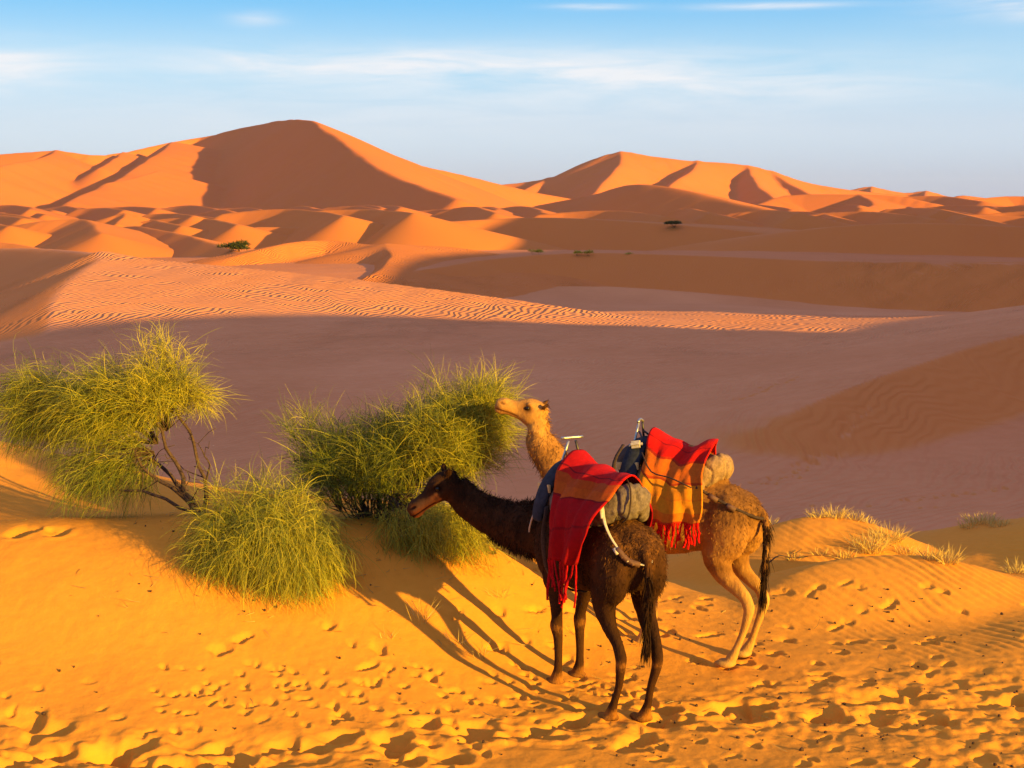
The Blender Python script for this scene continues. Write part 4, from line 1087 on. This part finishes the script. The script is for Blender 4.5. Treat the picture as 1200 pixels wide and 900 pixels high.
# ------------------------------------------------------------------ dry grass on the mounds, sprigs, far shrubs
def tuft(name, label, group, cat, p, n, ln, spread, seed, mat=DRY, up=1.0, w=.004, tone=.6, base_r=.10):
    rs = np.random.RandomState(seed)
    e = bpy.data.objects.new(name, None); COL.objects.link(e)
    e.location = (p[0], p[1], p[2]); tag(e, label, cat, group)
    a = rs.rand(n) * 6.283; r = np.sqrt(rs.rand(n)) * base_r
    rt = np.stack([r * np.cos(a), r * np.sin(a) * .8, np.full(n, -.02)], 1)
    d = np.stack([np.cos(a) * spread + rs.normal(0, .2, n), np.sin(a) * spread + rs.normal(0, .2, n), np.full(n, up)], 1)
    strands('blades', rt, d, rs.uniform(ln * .5, ln, n), w, mat, e, .5, rs, 3, np.clip(tone + rs.normal(0, .2, n), 0, 1), .3)
    return e
def on_ground(u, v, lo=9.0, hi=60.0):
    """First ground point under a picture position."""
    dd = np.arange(lo, hi, .04)
    P = np.array([tuple(px(u, v, d)) for d in dd])
    g = ground_height(P[:, 0].copy(), P[:, 1].copy())
    k = np.argmax(P[:, 2] < g)
    return (P[k, 0], P[k, 1], g[k]) if (P[:, 2] < g).any() else None
spots = [  # picture position, blades, length, base radius, label
    (884, 600, 70, .17, .16, 'dry tuft just behind the light camel'), (900, 603, 45, .12, .10, 'smaller dry tuft right of the one behind the light camel'),
    (958, 603, 50, .12, .12, 'leftmost dry tuft on the far mound crest'), (978, 602, 80, .15, .16, 'dense yellow tuft on the far mound crest'), (1002, 606, 60, .11, .16, 'low tuft right of the dense one on the far mound crest'), (1020, 612, 34, .09, .10, 'sparse tuft at the right end of the far mound'),
    (1018, 645, 130, .22, .20, 'tall dry tuft in the middle of the near mound crest'), (1043, 634, 110, .22, .16, 'tallest dry tuft between the two mounds'), (992, 654, 60, .13, .14, 'low dry tuft left on the near mound crest'), (1062, 650, 60, .14, .14, 'low dry tuft right of the tall ones on the near mound'),
    (1092, 656, 60, .16, .10, 'upright dry tuft on the right part of the near mound'), (1110, 660, 70, .18, .11, 'fan-shaped dry tuft at the right end of the near mound'),
    (1150, 612, 110, .13, .22, 'wide low tuft on the small right mound'), (1172, 616, 60, .10, .16, 'pale tuft right of the wide one on the small right mound'), (1135, 618, 36, .12, .12, 'thin tuft left on the small right mound'),
    (1192, 672, 50, .16, .10, 'dry tuft at the right edge of the picture'), (930, 655, 24, .10, .08, 'thin sprig beside the dead twig'),
    (960, 650, 24, .09, .10, 'sparse tuft left of the near mound')]
for i, (u, v, n, ln, br, lab) in enumerate(spots):
    p = on_ground(u, v)
    while p and p[1] > 23 and v < 720: v += 1.5; p = on_ground(u, v)      # stay on the near mounds
    if p: tuft('grass_tuft', lab, 'dry grass tufts on the mounds', 'grass tuft', p, int(n * 1.7), ln * 1.55, .45, 100 + i, base_r=br)
for i, (u, v, n, ln, lab) in enumerate([(492, 730, 22, .34, 'thin dry sprig right of the front bush'), (535, 755, 18, .22, 'thin dry sprig in the shadow below the camels'), (562, 770, 16, .24, 'leaning dry sprig nearest the dark camel'),
                                         (455, 748, 12, .16, 'small sprig at the foot of the front bush'), (585, 700, 20, .16, 'small sprig under the middle bush')]):
    p = on_ground(u, v)
    if p: tuft('dry_sprig', lab, 'thin dry sprigs on the sand', 'sprig', p, n, ln, .5, 140 + i, base_r=.08, w=.003)
# dead twig lying between the mounds
p = on_ground(905, 664)
if p:
    e = bpy.data.objects.new('dead_twig', None); COL.objects.link(e); e.location = p
    tag(e, 'dark dead twig lying on the sand beside the light camel', 'twig')
    rs = np.random.RandomState(5)
    for a, b, r in (((-.12, -.1, .0), (.55, .15, .10), .010), ((.2, .05, .06), (.42, .25, .15), .006), ((.35, .1, .08), (.62, -.02, .13), .005)):
        parts = []; limb(parts, twig_path(a, b, rs, .04, 5, .05), r, r * .4, 6); join('stem', parts, BARK, e)
# far shrubs
FARB = leaf_material('far shrub', (.02, .03, .012), (.05, .06, .018), (.14, .13, .03), .1)
def far_shrub(label, u, v, d, rad, n, seed, mat, tone, cat='shrub'):
    rs = np.random.RandomState(seed)
    p = Vector(px(u, v, d)); p.z = max(p.z, gz(p.x, p.y)) 
    e = bpy.data.objects.new('far_shrub', None); COL.objects.link(e); e.location = p; tag(e, label, cat, 'shrubs among the dunes')
    g = rs.normal(size=(n, 3)); g /= np.linalg.norm(g, axis=1, keepdims=True); g[:, 2] = np.abs(g[:, 2]) * .9
    m = 9; tc_ = rs.normal(size=(m, 3)); tc_[:, 2] = np.abs(tc_[:, 2]) * .5
    rt = (g * rs.rand(n, 1) ** .5 * .45 + tc_[rs.randint(0, m, n)] * .38) * np.array([rad * 1.5, rad, rad * .75])
    rt[:, 2] = np.maximum(rt[:, 2], -.2)
    strands('foliage', rt, g + rs.normal(0, .4, (n, 3)) + np.array([0, 0, .4]), rs.uniform(rad * .2, rad * .45, n), rad * .03, mat, e, .4, rs, 2, np.clip(tone + rs.normal(0, .2, n), 0, 1))
    parts = []
    for k in range(4): limb(parts, twig_path((0, 0, -.8), rt[k], rs), rad * .03, rad * .012, 5)
    join('stem', parts, BARK, e)
far_shrub('dark scrub patch in the hollow left of the pale dune', 280, 292, 300, 2.2, 1500, 1, FARB, .45)
far_shrub('round green shrub in front of the right dune mountain', 790, 263, 396, 1.6, 1500, 2, FARB, .95)
far_shrub('small yellow shrub on the crest above the dark dune', 631, 296, 266, 1.0, 500, 3, BROOM, .9)
far_shrub('left one of two yellow shrubs side by side on the dark dune crest', 677, 297, 264, .8, 500, 4, BROOM, .9)
far_shrub('right one of two yellow shrubs side by side on the dark dune crest', 690, 297, 264, .8, 500, 5, BROOM, .9)
far_shrub('tiny yellow shrub alone on the dark dune crest', 738, 298, 263, .55, 300, 6, BROOM, .85)

# dark droppings and pebbles littering the trodden sand
rs = np.random.RandomState(77)
ico = bmesh.new(); bmesh.ops.create_icosphere(ico, subdivisions=1, radius=1)
iv = np.array([v.co[:] for v in ico.verts]); ifc = np.array([[v.index for v in f.verts] for f in ico.faces]); ico.free()
n = 340
X = np.where(rs.rand(n) < .62, rs.uniform(.5, 5.5, n), rs.uniform(-4.5, 4.5, n)); Y = 11.2 + 5.2 * rs.rand(n) ** 1.4
j = np.clip(np.searchsorted(th, np.arctan2(X, Y)), 1, len(th) - 1); i_ = np.clip(np.searchsorted(rr_, np.hypot(X, Y)), 1, len(rr_) - 1)
Z = GZ[i_, j]
sc = rs.uniform(.005, .014, n) * np.where(rs.rand(n) < .1, 1.7, 1)
VV = (iv[None] * (sc[:, None, None] * rs.uniform(.7, 1.4, (n, 1, 3)) * (1 + .15 * rs.normal(size=(n, len(iv), 1)))) + np.stack([X, Y, Z + sc * .4], 1)[:, None, :]).reshape(-1, 3)
FF = (ifc[None] + (np.arange(n) * len(iv))[:, None, None]).reshape(-1, 3)
DUNG = plain('dark droppings', (.06, .032, .020), .9, .15, 0, .4)
tag(mesh_obj('droppings', VV, FF, DUNG), 'dark pebbles and camel droppings littered on the trodden sand', 'droppings', kind='stuff')

# dry stem litter under the bushes and along the path
rs = np.random.RandomState(31)
n = 520
cen = np.array([(-2.7, 14.6), (-1.5, 15.9), (-3.5, 16.3), (-.6, 15.2), (.6, 14.2), (2.6, 12.6)])
wd = np.array([(.9, .5), (.8, .6), (.8, .5), (.9, .6), (1.8, 1.0), (2.2, .5)])
k = rs.randint(0, 6, n); X = cen[k, 0] + rs.normal(size=n) * wd[k, 0]; Y = cen[k, 1] + rs.normal(size=n) * wd[k, 1]
j = np.clip(np.searchsorted(th, np.arctan2(X, Y)), 1, len(th) - 1); i_ = np.clip(np.searchsorted(rr_, np.hypot(X, Y)), 1, len(rr_) - 1)
a = rs.rand(n) * 6.283
lit = strands('stem_litter', np.stack([X, Y, GZ[i_, j] + .006], 1), np.stack([np.cos(a), np.sin(a), np.full(n, .06)], 1), rs.uniform(.05, .20, n), .0035, DRY, None, .10, rs, 3, np.clip(rs.normal(.15, .2, n), 0, 1), .5)
tag(lit, 'dry broken stems littering the sand below the bushes', 'plant litter', kind='stuff')
# ------------------------------------------------------------------ thin evening haze
def haze_box():
    bm = bmesh.new(); bmesh.ops.create_cube(bm, size=1.0)
    me = bpy.data.meshes.new('haze'); bm.to_mesh(me); bm.free()
    o = bpy.data.objects.new('haze', me); COL.objects.link(o)
    o.scale = (19000, 19000, 170); o.location = (0, 0, 55)
    m = bpy.data.materials.new('haze air'); m.use_nodes = True
    nt = m.node_tree; nt.nodes.clear()
    out = nt.nodes.new('ShaderNodeOutputMaterial'); v = nt.nodes.new('ShaderNodeVolumePrincipled')
    v.inputs['Color'].default_value = (.62, .72, 1.0, 1); v.inputs['Density'].default_value = .000020; v.inputs['Anisotropy'].default_value = 0.0
    nt.links.new(v.outputs[0], out.inputs['Volume'])
    me.materials.append(m); tag(o, 'thin pale evening haze over the desert', 'haze', kind='stuff')
haze_box()
